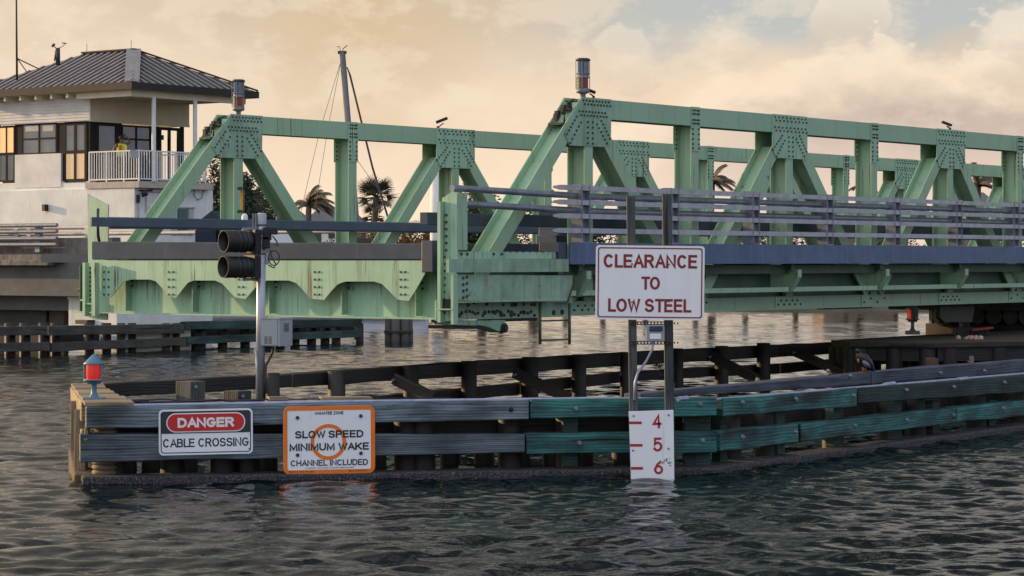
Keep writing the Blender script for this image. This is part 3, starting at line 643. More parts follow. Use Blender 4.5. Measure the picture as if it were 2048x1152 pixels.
tag(thing('bush_sprig', 'small green weed sprouting from the rear rail beside the right sign post', 'plant', RW(1316, 738, .3)))
sprig = bpy.data.objects['bush_sprig']; mb = MB(); q = RW(1316, 736, .3)
for k in range(46):
    a = q+Vector((random.gauss(0, .05), random.gauss(0, .05), random.gauss(.03, .05))); d = Vector((random.gauss(0, 1), random.gauss(0, 1), random.gauss(.3, 1))).normalized(); e = d.orthogonal().normalized()
    mb.quadset([a, a+d*.04+e*.015, a+d*.08, a+d*.04-e*.015], [(0, 1, 2, 3)])
mb.build('foliage', LEAFO, sprig)
mb = MB(); mb.tube([q+Vector((.05, .1, -.25)), q+Vector((.02, 0, -.1)), q], [.008, .006, .003], 6); mb.build('stem', BARK, sprig)

# ------------------------------------------------------------------ lanterns
def lantern(name, p, s, label, open_side, metal, lens, solid=False):
    t = thing(name, label, 'lantern', p)
    p = Vector(p); h = s                                     # s: height of the whole lantern, base to tip
    mb = MB(); mb.box(p+Vector((-.13, -.10, 0))*h/.62, p+Vector((.13, .10, .075))*h/.62); mb.build('base_box', metal, t, .008)
    k = h/.62
    mb = MB(); mb.lathe(p, [(.07*k, .07*k), (.05*k, .10*k), (.035*k, .13*k), (.035*k, .235*k), (.05*k, .25*k)], 14); mb.build('stem', metal, t)
    mb = MB(); mb.lathe(p, [(0, .245*k), (.085*k, .245*k), (.10*k, .28*k), (.135*k, .285*k), (.135*k, .302*k), (0, .302*k)], 20); mb.build('lower_housing', metal, t)
    mb = MB(); mb.lathe(p, [(.098*k, .302*k), (.104*k, .39*k), (.098*k, .49*k)], 20); mb.build('lens', lens, t)
    mb = MB()
    for i in range(9):
        a = open_side+R(75)+R(210)*i/8
        if i in (0, 8): mb.cyl(p+Vector((.12*k*math.cos(a), .12*k*math.sin(a), .30*k)), p+Vector((.12*k*math.cos(a), .12*k*math.sin(a), .50*k)), .011*k, n=6)
    for j in range(8): mb.lathe(p+Vector((0, 0, (.315+.023*j)*k)), [(.112*k, 0), (.124*k, .005*k), (.112*k, .011*k)], 14, open_side+R(75), open_side+R(285))
    if solid: mb.lathe(p, [(.108*k, .302*k), (.112*k, .49*k)], 16, open_side+R(42), open_side+R(318))
    mb.build('shade_ribs', metal, t)
    mb = MB(); mb.lathe(p, [(0, .49*k), (.13*k, .488*k), (.135*k, .50*k), (.115*k, .52*k), (.03*k, .60*k), (.018*k, .615*k), (0, .62*k)], 20); mb.build('conical_cap', metal, t)
    return t
p = S1(188, 806, -.12); lantern('navigation_lantern', (p.x, p.y, p.z+.0), .66, 'pale blue lantern with bright red lens on the sunlit left end of the fender', R(-105), LAMPBLUE, REDL)

# ------------------------------------------------------------------ signs on the fender
EX = Vector((1, 0, 0)); EZ = Vector((0, 0, 1))
def frame_of(pl, tl, tr, br, bl, off):
    a, b, c, d = [pl(*q, off) for q in (tl, tr, br, bl)]
    ex = ((b-a)+(c-d)).normalized(); w = ((b-a).length+(c-d).length)/2; n = pl.n3; ey = n.cross(ex).normalized()
    h = ((a-d).dot(ey)+(b-c).dot(ey))/2
    return (a+b+c+d)/4, ex, ey, w, h, n
SC = lambda n: n  # readability
# danger sign
c, ex, ey, w, h, n = frame_of(S1, (317, 820), (505, 816), (506, 907), (318, 911), .035)
t = thing('danger_sign', 'white and black cable crossing sign with a red oval bolted to grey beams', 'sign', c)
plate(c, ex, ey, rrect(w, h, .06), -.02, 0, SIGNW, 'sign_panel', t)
plate(c, ex, ey, rrect(w-.05, h-.05, .045), 0, .003, SIGNN, 'border', t, rrect(w-.075, h-.075, .035))
top = h*.47
plate(c+ey*(h/2-.035-top/2), ex, ey, rrect(w-.07, top, .02), 0, .004, SIGNN, 'header', t)
oc_ = c+ey*(h/2-.035-top/2+.0)
plate(oc_, ex, ey, rrect(w*.84, top*.90, top*.44, 10), .004, .007, SIGNW, 'oval_rim', t)
plate(oc_, ex, ey, rrect(w*.815, top*.80, top*.39, 10), .007, .010, SIGNR, 'red_oval', t)
lettering('DANGER', oc_+n*.011, ex, ey, w*.60, h*.215, SIGNW, t, .24, gap=.06)
lettering('CABLE CROSSING', c-ey*(h*.235)+n*.002, ex, ey, w*.91, h*.19, SIGNK, t, .165)
mb = MB(); mb.cyl(c+ex*(w/2-.05)-ey*(h/2-.07), c+ex*(w/2-.05)-ey*(h/2-.07)+n*.012, .009, n=8); mb.build('bolt', BLACK, t); mb = MB(); mb.cyl(c-ex*(w/2-.05)+ey*(h/2-.07), c-ex*(w/2-.05)+ey*(h/2-.07)+n*.012, .009, n=8); mb.build('bolt', BLACK, t)
# manatee zone sign
c, ex, ey, w, h, n = frame_of(S1, (566, 814), (750, 810), (750, 946), (567, 949), .06)
t = thing('speed_sign', 'white slow speed sign with orange border and orange ring fixed to the fender', 'sign', c)
plate(c, ex, ey, rrect(w, h, .09), -.02, 0, SIGNW, 'sign_panel', t)
plate(c, ex, ey, rrect(w, h, .09), 0, .003, SIGNO, 'border', t, rrect(w-.115, h-.115, .02))
rc = c-ey*h*.03-ex*w*.01
ring = lambda r: [(r*math.cos(2*math.pi*i/40), r*math.sin(2*math.pi*i/40)) for i in range(40)]
plate(rc, ex, ey, ring(w*.195), 0, .003, SIGNO, 'ring', t, ring(w*.155))
lettering('MANATEE ZONE', c+ey*h*.398+n*.004, ex, ey, w*.31, h*.045, SIGNK, t, .2)
lettering('SLOW SPEED', c+ey*h*.085+n*.005, ex, ey, w*.745, h*.11, SIGNK, t, .205, gap=.11)
lettering('MINIMUM WAKE', c-ey*h*.100+n*.005, ex, ey, w*.865, h*.11, SIGNK, t, .205, gap=.11)
lettering('CHANNEL INCLUDED', c-ey*h*.335+n*.004, ex, ey, w*.84, h*.09, SIGNK, t, .18)
text('TO REPORT DAMAGED MARKERS (800) 400-8007', c-ey*h*.413+n*.004, ex, ey, w*.54, h*.020, SIGNN, t)
text('PERMIT NO : 91-002', c-ey*h*.462-ex*w*.305+n*.004, ex, ey, w*.27, h*.025, SIGNK, t)
text('68C-22.006 FAC', c-ey*h*.462+ex*w*.315+n*.004, ex, ey, w*.21, h*.025, SIGNK, t)
for sx, sy in ((-.345, .335), (.345, .345), (-.345, -.215), (.345, -.205)):
    q = c+ex*w*sx+ey*h*sy; mb = MB(); mb.cyl(q, q+n*.02, .026, .022, 12); mb.build('bolt', SIGNN, t)
# clearance sign on two tall posts
YC = 34.35
base = at(1300, 955, YC)
t = thing('clearance_sign', 'large white sign with dark red lettering on two tall wooden posts', 'sign', (base.x, base.y+.1, 0))
for (xa, xb), yt in (((1253.5, 1270), 393), ((1325, 1343), 389)):
    a = at(xa, yt, YC+.09); b = at(xb, yt, YC+.09); lo = 6*.01
    mb = MB(); mb.hexa([(a.x+lo, a.y, -.8), (b.x+lo, a.y, -.8), (b.x+lo, a.y+.12, -.8), (a.x+lo, a.y+.12, -.8), (a.x, a.y, a.z), (b.x, a.y, a.z), (b.x, a.y+.12, a.z), (a.x, a.y+.12, a.z)])
    mb.build('post', wood('dark_post_wood', (.010, .012, .013), (.11, .125, .13), .7), t, .008)
tl, tr, br, bl = at(1192, 490, YC), at(1409.5, 492, YC), at(1408, 641.5, YC), at(1190.5, 638.5, YC)
ex = (tr-tl+br-bl).normalized(); ey = (tl-bl+tr-br).normalized(); c = (tl+tr+br+bl)/4; n = ex.cross(ey).normalized(); w, h = (tr-tl).length, (tl-bl).length
plate(c, ex, ey, rrect(w, h, .045), -.015, 0, SIGNW, 'sign_panel', t)
plate(c, ex, ey, rrect(w-.055, h-.055, .035), 0, .003, SIGND, 'border', t, rrect(w-.09, h-.09, .025))
lettering('CLEARANCE', c+ey*h*.289+ex*w*.002+n*.003, ex, ey, w*.855, h*.183, SIGND, t, .19, gap=.17)
lettering('TO', c-ey*h*.005+ex*w*.005+n*.003, ex, ey, w*.165, h*.175, SIGND, t, .19)
lettering('LOW STEEL', c-ey*h*.306-ex*w*.003+n*.003, ex, ey, w*.755, h*.180, SIGND, t, .19, gap=.15)
for x, y in ((1264, 528), (1337.5, 529), (1264, 604), (1337, 603)): q = at(x, y, YC); mb = MB(); mb.cyl(q, q+n*.012, .012, n=8); mb.build('bolt', DARKST, t)
for y in (646.5, 685.5):                                    # perforated channel struts between the posts
    mb = MB(); a = at(1262, y, YC+.07); b = at(1342, y+1, YC+.07)
    mb.box((a.x, a.y-.02, a.z-.025), (b.x, a.y+.01, a.z-.012)); mb.box((a.x, a.y-.02, a.z+.012), (b.x, a.y+.01, a.z+.025))
    for k in range(15): x = a.x+(b.x-a.x)*k/12; mb.box((x-.009, a.y-.018, a.z-.012), (x+.009, a.y+.008, a.z+.012))
    mb.build('strut', DARKST, t)
mb = MB(); a = at(1291, 683, YC+.05); b = at(1327, 650, YC+.05); mb.box((a.x, a.y-.10, a.z), (b.x, a.y+.05, b.z)); o_ = mb.build('control_box', CABIN, t, .012)
mb = MB(); a = at(1300, 678, YC-.06); b = at(1322, 667, YC-.06); mb.box((a.x, a.y-.002, a.z), (b.x, a.y+.02, b.z)); mb.build('box_label', SIGNW, o_)
mb = MB(); a = at(1298, 662, YC-.06); b = at(1325, 652, YC-.06); mb.box((a.x, a.y-.02, a.z), (b.x, a.y+.03, b.z)); mb.build('box_hood', NAVY, o_, .008)
mb = MB(); mb.tube([at(1307, 684, YC), at(1304, 700, YC), at(1293, 722, YC+.05), at(1276, 745, YC+.05), at(1270, 765, YC+.04), at(1269, 800, YC+.02)], .018, 8); mb.build('conduit', CONDU, t)
# gauge board
tl, tr, br, bl = at(1257.5, 823, YC-.05), at(1347, 820, YC-.05), at(1349, 985, YC-.05), at(1263, 986, YC-.05)
t = thing('gauge_board', 'white clearance gauge board numbered four to six dipping into the water', 'gauge board', (base.x, base.y-.05, 0))
ex = (tr-tl).normalized(); ey = (tl-bl+tr-br).normalized(); c = (tl+tr+br+bl)/4; n = ex.cross(ey).normalized(); w = (tr-tl+br-bl).length/2; h = (tl-bl).length
ey2 = (ey-ex*ey.dot(ex)).normalized()
mb = MB(); mb.prism([tl, bl, br, tr], Vector((0, .025, 0))); o_ = mb.build('board', SIGNW, t, .004)
for s_, x, y, hh in (('4', 1314, 842.5, 28), ('5', 1315.5, 889, 28), ('6', 1317, 935, 27)):
    lettering(s_, at(x, y, YC-.054), ex, ey2, 17/F*YC, hh/F*YC, GAUGR, t, .17, 'numeral')
for x0, x1, y in ((1258.5, 1283.5, 845.5), (1260, 1285, 890.5), (1262, 1286, 936.5)):
    a = at(x0, y+2.6, YC-.055); b = at(x1, y-2.6, YC-.055); mb = MB(); mb.box((a.x, a.y, a.z), (b.x, a.y+.004, b.z)); mb.build('tick_mark', GAUGR, t)
for x, y in ((1267, 832), (1337.5, 830), (1266, 901), (1337, 897)): q = at(x, y, YC-.052); mb = MB(); mb.cyl(q, q-Vector((0, .012, 0)), .012, n=8); mb.build('bolt', NAVY, t)
mb = MB(); random.seed(11)
for _ in range(34):
    q = at(1335+random.gauss(0, 8), 923+random.gauss(0, 3.5), YC-.0545); r = random.uniform(.003, .011)
    if at(1260, 0, YC).x < q.x < at(1346, 0, YC).x: mb.quadset([q+Vector((r*math.cos(k*1.05)*random.uniform(.6, 1.6), -.0002, r*math.sin(k*1.05)*.7)) for k in range(6)], [(0, 1, 2, 3, 4, 5)])
mb.build('algae_stain', DARKST, t)['kind'] = 'stuff'
# ------------------------------------------------------------------ the swing bridge (built in its own frame: u along it, v across, z up)
bridge = thing('swing_bridge', 'open green steel swing bridge with riveted trusses and blue grey railing', 'bridge', (N0.x, N0.y, 0), ROT)
VF = 8.98; ZT, ZB = 6.03, 5.66; LN = 59.52; MID = LN/2
NODE = lambda k: 4.35+3.63*k if k <= 7 else LN-(4.35+3.63*(14-k))
def ibeam(mb, a, b, v0, fw, depth=.40, t=.022):   # I section between (u,z) points; flanges in the truss planes, web between them
    (u0, z0), (u1, z1) = a, b; d = Vector((u1-u0, z1-z0)).normalized(); n = Vector((-d.y, d.x))
    def fl(va, vb, hw):
        q = []
        for (u, z) in ((u0, z0), (u1, z1)):
            q += [(u+n.x*hw, va, z+n.y*hw), (u+n.x*hw, vb, z+n.y*hw), (u-n.x*hw, vb, z-n.y*hw), (u-n.x*hw, va, z-n.y*hw)]
        mb.hexa(q)
    fl(v0, v0+t, fw/2); fl(v0+depth-t, v0+depth, fw/2); fl(v0+t+.0015, v0+depth-t-.0015, .012)
def bolts(mb, pts, v, dv=-1, r=.021):
    for u, z in pts: mb.cyl((u, v, z), (u, v+dv*.022, z), r, r*.85, 6)
def line_pts(a, b, n): return [(a[0]+(b[0]-a[0])*i/(n-1), a[1]+(b[1]-a[1])*i/(n-1)) for i in range(n)]
def truss(v0):
    mb = MB(True); ibeam(mb, (4.62, (ZT+ZB)/2), (LN-4.62, (ZT+ZB)/2), v0, ZT-ZB); mb.build('top_chord', GREEN, bridge)
    for k in range(15):
        u = NODE(k); mb = MB(True); ibeam(mb, (u, 2.24), (u, ZB-.003), v0, .27); mb.build('vertical_post', GREEN, bridge)
    for k in range(1, 15, 1):
        ua, ub = NODE(k-1), NODE(k); mb = MB(True)
        if k % 2: ibeam(mb, (ua+.50, 5.36), (ub-.26, 2.26), v0+.0025, .285)
        else: ibeam(mb, (ua+.26, 2.26), (ub-.50, 5.36), v0+.0025, .285)
        mb.build('diagonal', GREEN, bridge)
    for s in (0, 1):
        f = (lambda u: u) if not s else (lambda u: LN-u)
        mb = MB(True); ibeam(mb, (f(.62), 2.24), (f(4.22), 5.94), v0+.001, .29); mb.build('end_post', GREEN, bridge)
    for k in range(15):
        u = NODE(k); end = k in (0, 14); sg = -1 if k == 14 else 1
        if k % 2 == 0:
            if end: ol = [(-.24, 6.04), (.72, 6.04), (.70, 5.18), (.46, 5.13), (-.62, 5.12), (-.80, 5.34)]; ol = [(sg*a, b) for a, b in ol]
            else: ol = [(-.71, 6.04), (.71, 6.04), (.71, 5.33), (.56, 5.13), (-.56, 5.13), (-.71, 5.33)]
            bp = []
            x0 = -.20 if end else -.62
            for j, z in enumerate((5.98, 5.91, 5.77, 5.70)):
                n_ = 9; bp += [(sg*((x0-(.12 if end and j > 1 else 0)+(.05 if j % 2 else 0)+(.62-x0)*i/(n_-1))), z) for i in range(n_)]
            bp += [(sg*a, b) for a, b in line_pts((-.06, 5.58), (-.06, 5.18), 5)+line_pts((.10, 5.58), (.10, 5.18), 5)]
            bp += [(sg*a, b) for a, b in line_pts((.24, 5.55), (.56, 5.20), 6)+line_pts((.38, 5.62), (.66, 5.30), 6)]
            bp += [(sg*a, b) for a, b in (line_pts((-.33, 5.60), (-.70, 5.30), 6)+line_pts((-.24, 5.50), (-.56, 5.16), 6) if not end else line_pts((-.42, 5.66), (-.72, 5.33), 6)+line_pts((-.28, 5.56), (-.62, 5.17), 6))]
        else:
            ol = [(-.16, 6.04), (.16, 6.04), (.16, 5.16), (-.16, 5.16)]
            bp = [(a, z) for a in (-.10, -.03, .05, .11) for z in (5.97, 5.90, 5.78, 5.71)]+[(a, z) for a in (-.11, .11) for z in (5.60, 5.50, 5.40, 5.30, 5.22)]
        mb = MB(True); mb.prism([(u+a, v0-.016, z) for a, z in ol], (0, .0145, 0)); mb.k = 1; bolts(mb, [(u+a, z) for a, z in bp], v0-.016); mb.build('gusset_plate', [GREENR if end else GREENE, BOLT], bridge)
        mb = MB(True); mb.prism([(u+a, v0+.4015, z) for a, z in ol], (0, .0145, 0)); mb.k = 1; bolts(mb, [(u+a, z) for a, z in bp if k in (0,) or k % 2], v0+.378, -1); mb.build('gusset_plate', [GREEN, BOLT], bridge)
    # dark pocket, brackets and wiring at the open head of the end post
    mb = MB(True); mb.box((3.55, v0+.05, 5.50), (4.15, v0+.36, 5.54)); mb.box((3.95, v0+.05, 5.80), (4.2, v0+.36, 5.83)); mb.build('head_bracket', DARKST, bridge)
    mb = MB(True)
    for i in range(5): mb.box((3.45+.1*i, v0+.08+.05*(i % 2), 5.58+.06*i), (3.53+.1*i, v0+.16+.05*(i % 2), 5.70+.06*i))
    mb.build('wiring_box', BLACK, bridge)
    mb = MB(True); mb.tube([(4.1, v0+.15, 6.0), (3.85, v0+.12, 5.92), (3.7, v0+.10, 5.7), (3.72, v0+.1, 5.5)], .018, 8); mb.build('cable', CABLE, bridge)
truss(0.); truss(VF)
# bottom girders under both trusses
for v0 in (0., VF):
    mb = MB(True)
    mb.box((.05, v0+.03, 2.0), (LN-.05, v0+.05, 2.235)); mb.box((.05, v0-.02, 1.965), (LN-.05, v0+.42, 1.998)); mb.box((.05, v0+.052, 2.2), (LN-.05, v0+.158, 2.235))
    bot_g = mb.build('bottom_girder', GREEN, bridge); near_g = bot_g if v0 == 0 else near_g
    mb = MB(True); mb.box((.05, v0+.16, 2.0), (LN-.05, v0+.18, 2.90)); mb.build('girder_web', GREEND, bridge)  # shade of the recess comes from the darker green
for k in range(15):
    mb = MB(True); u = NODE(k); mb.box((u-.55, .008, 2.0), (u+.55, .0285, 2.232)); mb.k = 1; n_ = 9 if k % 2 == 0 else 4
    bolts(mb, [(u-.45+.9*i/(n_-1)+random.uniform(-.02, .02), 2.07+.08*(i % 2)) for i in range(n_)], .008, -1, .024)
    mb.build('splice_plate', [GREEN, BOLT], bridge)
mb = MB(True)
for (a, b) in (((1620, 0), (1745, 0)),):
    u0 = P(1652, 620, 0)[0]; u1 = P(1745, 615, 0)[0]
    for i in range(20): u = u0+(u1-u0)*i/19; mb.cyl((u, .03, 1.965), (u, .03, 1.93), .026, .022, 6); mb.cyl((u, .2, 1.965), (u, .2, 1.93), .026, .022, 6)
mb.build('bolts', BOLT, near_g)
# floor: deck plate, floor beams, stringers, side kerbs
mb = MB(True); mb.box((.2, .55, 3.02), (LN-.2, VF-.15, 3.12)); mb.build('road_deck', ASPH, bridge)
for k in range(15):
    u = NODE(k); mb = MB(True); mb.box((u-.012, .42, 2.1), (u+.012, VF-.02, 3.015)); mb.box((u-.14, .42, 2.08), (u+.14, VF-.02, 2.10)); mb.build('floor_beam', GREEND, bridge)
for v in (1.6, 3.2, 4.8, 6.4, 7.8):
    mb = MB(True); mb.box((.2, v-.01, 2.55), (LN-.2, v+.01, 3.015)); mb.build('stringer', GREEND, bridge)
for v, z0, z1 in ((.62, 3.62, 3.84), (VF-.35, 3.62, 3.84), (VF-.35, 3.13, 3.36), (.62, 3.13, 3.3)):
    mb = MB(True); mb.box((.35 if v < 1 else .4, v, z0), (LN-.4, v+.18, z1)); mb.build('guard_rail', KERBG, bridge, .01)
# far side kerb and railing rail visible between the far truss members
mb = MB(True); mb.box((.6, VF+.55, 2.95), (LN-.6, VF+1.9, 3.12)); mb.build('far_walkway', KERBG, bridge)
# end of the bridge facing left: kerb, scalloped apron, end girder
UE = -.18
mb = MB(True); a, b = E(183, 483, UE), E(848, 487, UE); mb.hexa([(UE, a[1], 3.005), (UE+.3, a[1], 3.005), (UE+.3, a[1], a[2]), (UE, a[1], a[2]), (UE, b[1], 3.005), (UE+.3, b[1], 3.005), (UE+.3, b[1], b[2]), (UE, b[1], b[2])]); mb.build('end_kerb', KERBG, bridge, .02)
ol = [(182, 521), (182, 541), (208, 595), (222, 595), (236, 577), (248, 563), (262, 559), (300, 559), (312, 563), (324, 576), (336, 592), (352, 596), (366, 577), (376, 565), (388, 561), (430, 561), (444, 567), (456, 580), (470, 595), (491, 598), (508, 578), (520, 566), (534, 561), (578, 561), (592, 566), (606, 580), (620, 597), (648, 600), (664, 580), (676, 568), (690, 563), (748, 563), (764, 568), (778, 582), (794, 599), (817, 602), (830, 582), (852, 543), (852, 521)]
mb = MB(True); mb.prism([E(x, y, UE+.02) for x, y in ol], (.02, 0, 0)); apron = mb.build('scalloped_apron', GREENE, bridge)
mb = MB(True)
for x0 in (213, 342, 482, 634, 806):
    for j in range(4):
        for dx in (-4.5, 4.5):
            q = E(x0+dx, 544+15*j, UE+.02); mb.cyl(q, (q[0]-.015, q[1], q[2]), .022, .018, 8)
mb.build('rivets', DARKST, apron)
mb = MB(True)
mb.box((UE+.36, .05, 1.99), (UE+.385, VF-.02, 3.0)); mb.box((UE+.16, .05, 1.965), (UE+.56, VF-.02, 1.99))
mb.build('end_girder', GREENE, bridge)
for x in (258, 392, 545, 690, 838):
    q = E(x, 580, UE+.3); mb = MB(True); mb.box((UE+.2, q[1]-.012, 2.02), (UE+.358, q[1]+.012, 3.0)); mb.box((UE+.335, q[1]-.16, 2.45), (UE+.3585, q[1]-.014, 3.0)); mb.build('stiffener', GREENR, bridge)
    mb = MB(True)
    for j in range(5): mb.cyl((UE+.335, q[1]-.06, 2.5+.1*j), (UE+.31, q[1]-.06, 2.5+.1*j), .024, .02, 6)
    mb.build('bolts', BOLT, bridge)
# blue box at the near end of the end kerb
mb = MB(True); a, b = E(847, 481, UE-.02), E(884, 545, UE-.02); mb.box((UE-.02, a[1]+.05, b[2]), (UE+.5, .06, a[2])); mb.build('corner_block', NAVY, bridge, .015)
# tall corner plates at both ends of the end girder
tl = [E(x, y, .2) for x, y in ((175, 388), (216, 410), (214, 640), (190, 640), (170, 632), (168, 528), (176, 524))]
mb = MB(True); mb.prism(tl, (.03, 0, 0)); mb.build('corner_plate', GREENE, bridge)
mb = MB(True)
for j in range(9): q = E(180, 536+9*j, .2); mb.cyl(q, (q[0]-.03, q[1], q[2]), .03, .026, 6)
mb.build('bolts', BOLT, bridge)
for x0, x1 in ((186, 193), (168, 173)):
    a, b = E(x0, 540, -.3), E(x1, 634, -.3); mb = MB(True); mb.box((-.34, min(a[1], b[1]), 1.92), (-.225, max(a[1], b[1]), 2.95)); mb.build('corner_rib', GREENE, bridge)
mb = MB(True); a, b = E(172, 606, -.3), E(190, 609, -.3); mb.box((-.33, b[1], b[2]), (-.225, a[1], a[2])); mb.build('corner_rib', GREEN, bridge)
pl_ = [(884, 396), (889, 394), (905, 382), (914, 388), (914, 640), (880, 644), (880, 532), (884, 528)]
mb = MB(True); mb.prism([E(x, y, -.28) for x, y in pl_], (.03, 0, 0)); cpl = mb.build('corner_plate', GREENE, bridge)
mb = MB(True); a = E(882, 440, -.30); b = E(888, 640, -.30); mb.box((-.40, b[1], 1.93), (-.283, a[1], 4.0)); mb.build('corner_rib', GREENE, bridge)
mb = MB(True); a = E(909, 548, -.30); b = E(914, 640, -.30); mb.box((-.40, b[1], 1.9), (-.283, a[1], 2.75)); mb.build('corner_rib', GREENE, bridge)
mb = MB(True)
for j in range(15): q = E(889 if j > 5 else 893, 430+14*j, -.284); mb.cyl(q, (q[0]-.02, q[1], q[2]), .026, .022, 6)
mb.build('bolts', BOLT, cpl)
mb = MB(True); a, b = E(883, 598, -.3), E(909, 617, -.3); mb.box((-.34, b[1], b[2]), (-.284, a[1], a[2])); mb.build('jacking_pocket', BLACK, bridge)
mb = MB(True); a, b = E(881, 617, -.3), E(913, 620, -.3); mb.box((-.41, b[1], b[2]), (-.284, a[1], a[2])); mb.build('corner_rib', GREEN, bridge)
# end post of the railing, and inner rail stub
VR = -.52
mb = MB(True); a = P(916, 385, VR); b = P(935, 500, VR); mb.box((a[0], VR, b[2]), (b[0]+.0, VR+.16, a[2])); mb.build('rail_end_post', GREEN, bridge)
mb = MB(True); a, b = E(842, 425, .6), E(884, 446, .6); mb.box((.6, a[1], b[2]), (1.2, .7, a[2])); mb.build('rail_end_shoe', NAVY, bridge, .01)
# diagonal traffic barrier beam across the open end
bridge_b = at(181, 443.5, 48.0); be = at(1105, 459, 53.2)
mb = MB(); mb.beam(bridge_b, be, .12, .18); mb.build('barrier_beam', SLATEB, bridge, .012)
mb = MB(True); q = P(1122, 445, 2.4); mb.box((q[0]-.35, 2.2, 3.3), (q[0]+.35, 2.7, 3.98)); mb.build('barrier_housing', NAVY, bridge, .015); mb = MB(True); q = P(1118, 475, 1.4); mb.box((q[0]-.35, 1.2, 3.12), (q[0]+.30, 1.7, 3.48)); mb.build('barrier_housing', NAVY, bridge, .015)
mb = MB(); q = at(424, 455, 52.5); w_ = .34
mb.prism([q+Vector((-w_, 0, .10)), q+Vector((0, 0, .36)), q+Vector((w_, 0, .10)), q+Vector((w_, 0, -.32)), q+Vector((-w_, 0, -.32))], Vector((.3, .5, 0))); q2 = at(412, 472, 52.3); mb.box(q2+Vector((-.22, -.1, -.2)), q2+Vector((.22, .2, .12))); mb.build('barrier_housing', NAVY, bridge, .01)
mb = MB(); q = at(195, 440, 48.3); mb.tube([at(196, 418, 48.4), at(195, 440, 48.3), at(196, 470, 48.3), at(199, 486, 48.4)], .03, 8); mb.build('hose', NAVY, bridge)
mb = MB(); a = at(480, 381, 51.2); mb.box(a+Vector((0, 0, -.42)), a+Vector((.08, .06, 0))); mb.build('yellow_panel', YELLOW, bridge, .004)
mb = MB()
for y in (377, 423): q = at(481, y, 51.1); mb.box(q+Vector((-.06, -.02, -.03)), q+Vector((.03, .1, .03)))
mb.path([at(486.5, 377, 51.1), at(486.5, 423, 51.1)], .012, 6); mb.build('panel_bracket', DARKST, bridge)
mb = MB(); q = at(489.5, 470, 50.5); mb.lathe(q, [(.065, -.1), (.065, .36), (.055, .40), (.03, .43), (0, .44)], 14); mb.build('white_bollard', WHITEP, bridge)

# near side walkway: fascia, ledge, box end, brackets, railing
VW = -.60
u0w = P(1140, 500, VW)[0]
mb = MB(True); mb.box((u0w, VW, 2.945), (LN-u0w, VW+.035, 3.315)); mb.box((u0w, VW-.03, 2.925), (LN-u0w, VW+.055, 2.944)); mb.build('walkway_fascia', KERB, bridge)
mb = MB(True); mb.box((u0w+.01, VW+.056, 2.95), (LN-u0w, .0, 3.02)); mb.build('walkway_slab', KERBG, bridge)
mb = MB(True); a = P(1118, 484, VW+.05); mb.box((a[0], VW+.05, 2.95), (u0w-.002, VW+.5, 3.32)); mb.build('fascia_end_block', NAVY, bridge, .01)
a, b, c_ = P(898, 518, VR-.06), P(1140, 544, VR-.06), P(912, 503, VR)
mb = MB(True); mb.box((a[0], VR-.06, b[2]+.005), (u0w-.01, VR+.0, a[2])); ledge = mb.build('ledge_plate', GREENR, bridge)
mb = MB(True); mb.box((c_[0], VR+.04, a[2]+.002), (P(1115, 503, VR)[0], VR+.10, c_[2])); lg = mb.build('ledge_upstand', GREENE, bridge)
mb = MB(True)
for x in (922, 934, 987, 1003): bolts(mb, [P(x, 508, VR+.04)[::2]], VR+.04, -1, .03)
for k in range(8): bolts(mb, [P(1020+k*13, 504, VR+.04)[::2]], VR+.04, -1, .012)
mb.build('bolts', BOLT, lg)
ol = [(916, 549), (1146, 551), (1146, 566), (1133, 604), (916, 601)]
mb = MB(True); mb.prism([P(x, y, VR) for x, y in ol], (0, .03, 0)); bx = mb.build('box_end_plate', GREENR, bridge)
mb = MB(True); q0 = P(1146, 551, VR); q1 = P(1146, 566, VR); q2 = P(1133, 604, VR)
for a_, b_ in ((q0, q1), (q1, q2)): mb.hexa([(a_[0], VR-.03, a_[2]), (a_[0]+.02, VR-.03, a_[2]), (a_[0]+.02, VR+.4, a_[2]), (a_[0], VR+.4, a_[2]), (b_[0], VR-.03, b_[2]), (b_[0]+.02, VR-.03, b_[2]), (b_[0]+.02, VR+.4, b_[2]), (b_[0], VR+.4, b_[2])])
mb.build('box_end_flange', RUST, bx)
mb = MB(True); a = P(925, 604, VR); b = P(1132, 606, VR); mb.box((a[0], VR-.02, a[2]-.012), (b[0], VR+.45, a[2]+.002)); mb.build('box_bottom_flange', GREEN, bx)
mb = MB(True)
for j in range(4): q = P(926, 556+13*j, VR); bolts(mb, [(q[0], q[2]), (q[0]+.1, q[2]+.02)], VR, -1, .028)
mb.build('bolts', BOLT, bx)
# girder web end with heavy bolts, shoe and roller under the corner
mb = MB(True); a = P(914, 606, -.06); mb.box((-.25, -.06, 1.955), (3.6, -.025, 2.30)); wb = mb.build('end_web_plate', GREENE, bridge)
mb = MB(True)
pts = [(919+random.uniform(0, 150), 607+random.uniform(-4, 3)) for _ in range(10)]+[(918+6.5*i+random.uniform(-2, 2), 627+random.uniform(-5, 4)) for i in range(24)]
for x, y in pts: q = P(x, y, -.06); bolts(mb, [(q[0], q[2])], -.06, -1, random.choice((.03, .035, .045)))
for x, y in ((1022, 629), (1002, 629), (1107, 625), (1124, 624)): q = P(x, y, -.06); bolts(mb, [(q[0], q[2])], -.06, -1, .055)
mb.build('bolts', BOLT, wb)
mb = MB(True); ol = [(912, 641), (975, 641), (973, 647), (955, 651), (914, 650)]
mb.prism([P(x, y, -.10) for x, y in ol], (0, .5, 0)); mb.build('wedge_shoe', GREENE, bridge)
mb = MB(True); mb.prism([P(x, y, -.12) for x, y in ((910, 651), (956, 651), (956, 658), (910, 658))], (0, .6, 0)); mb.build('bearing_pad', BLACK, bridge)
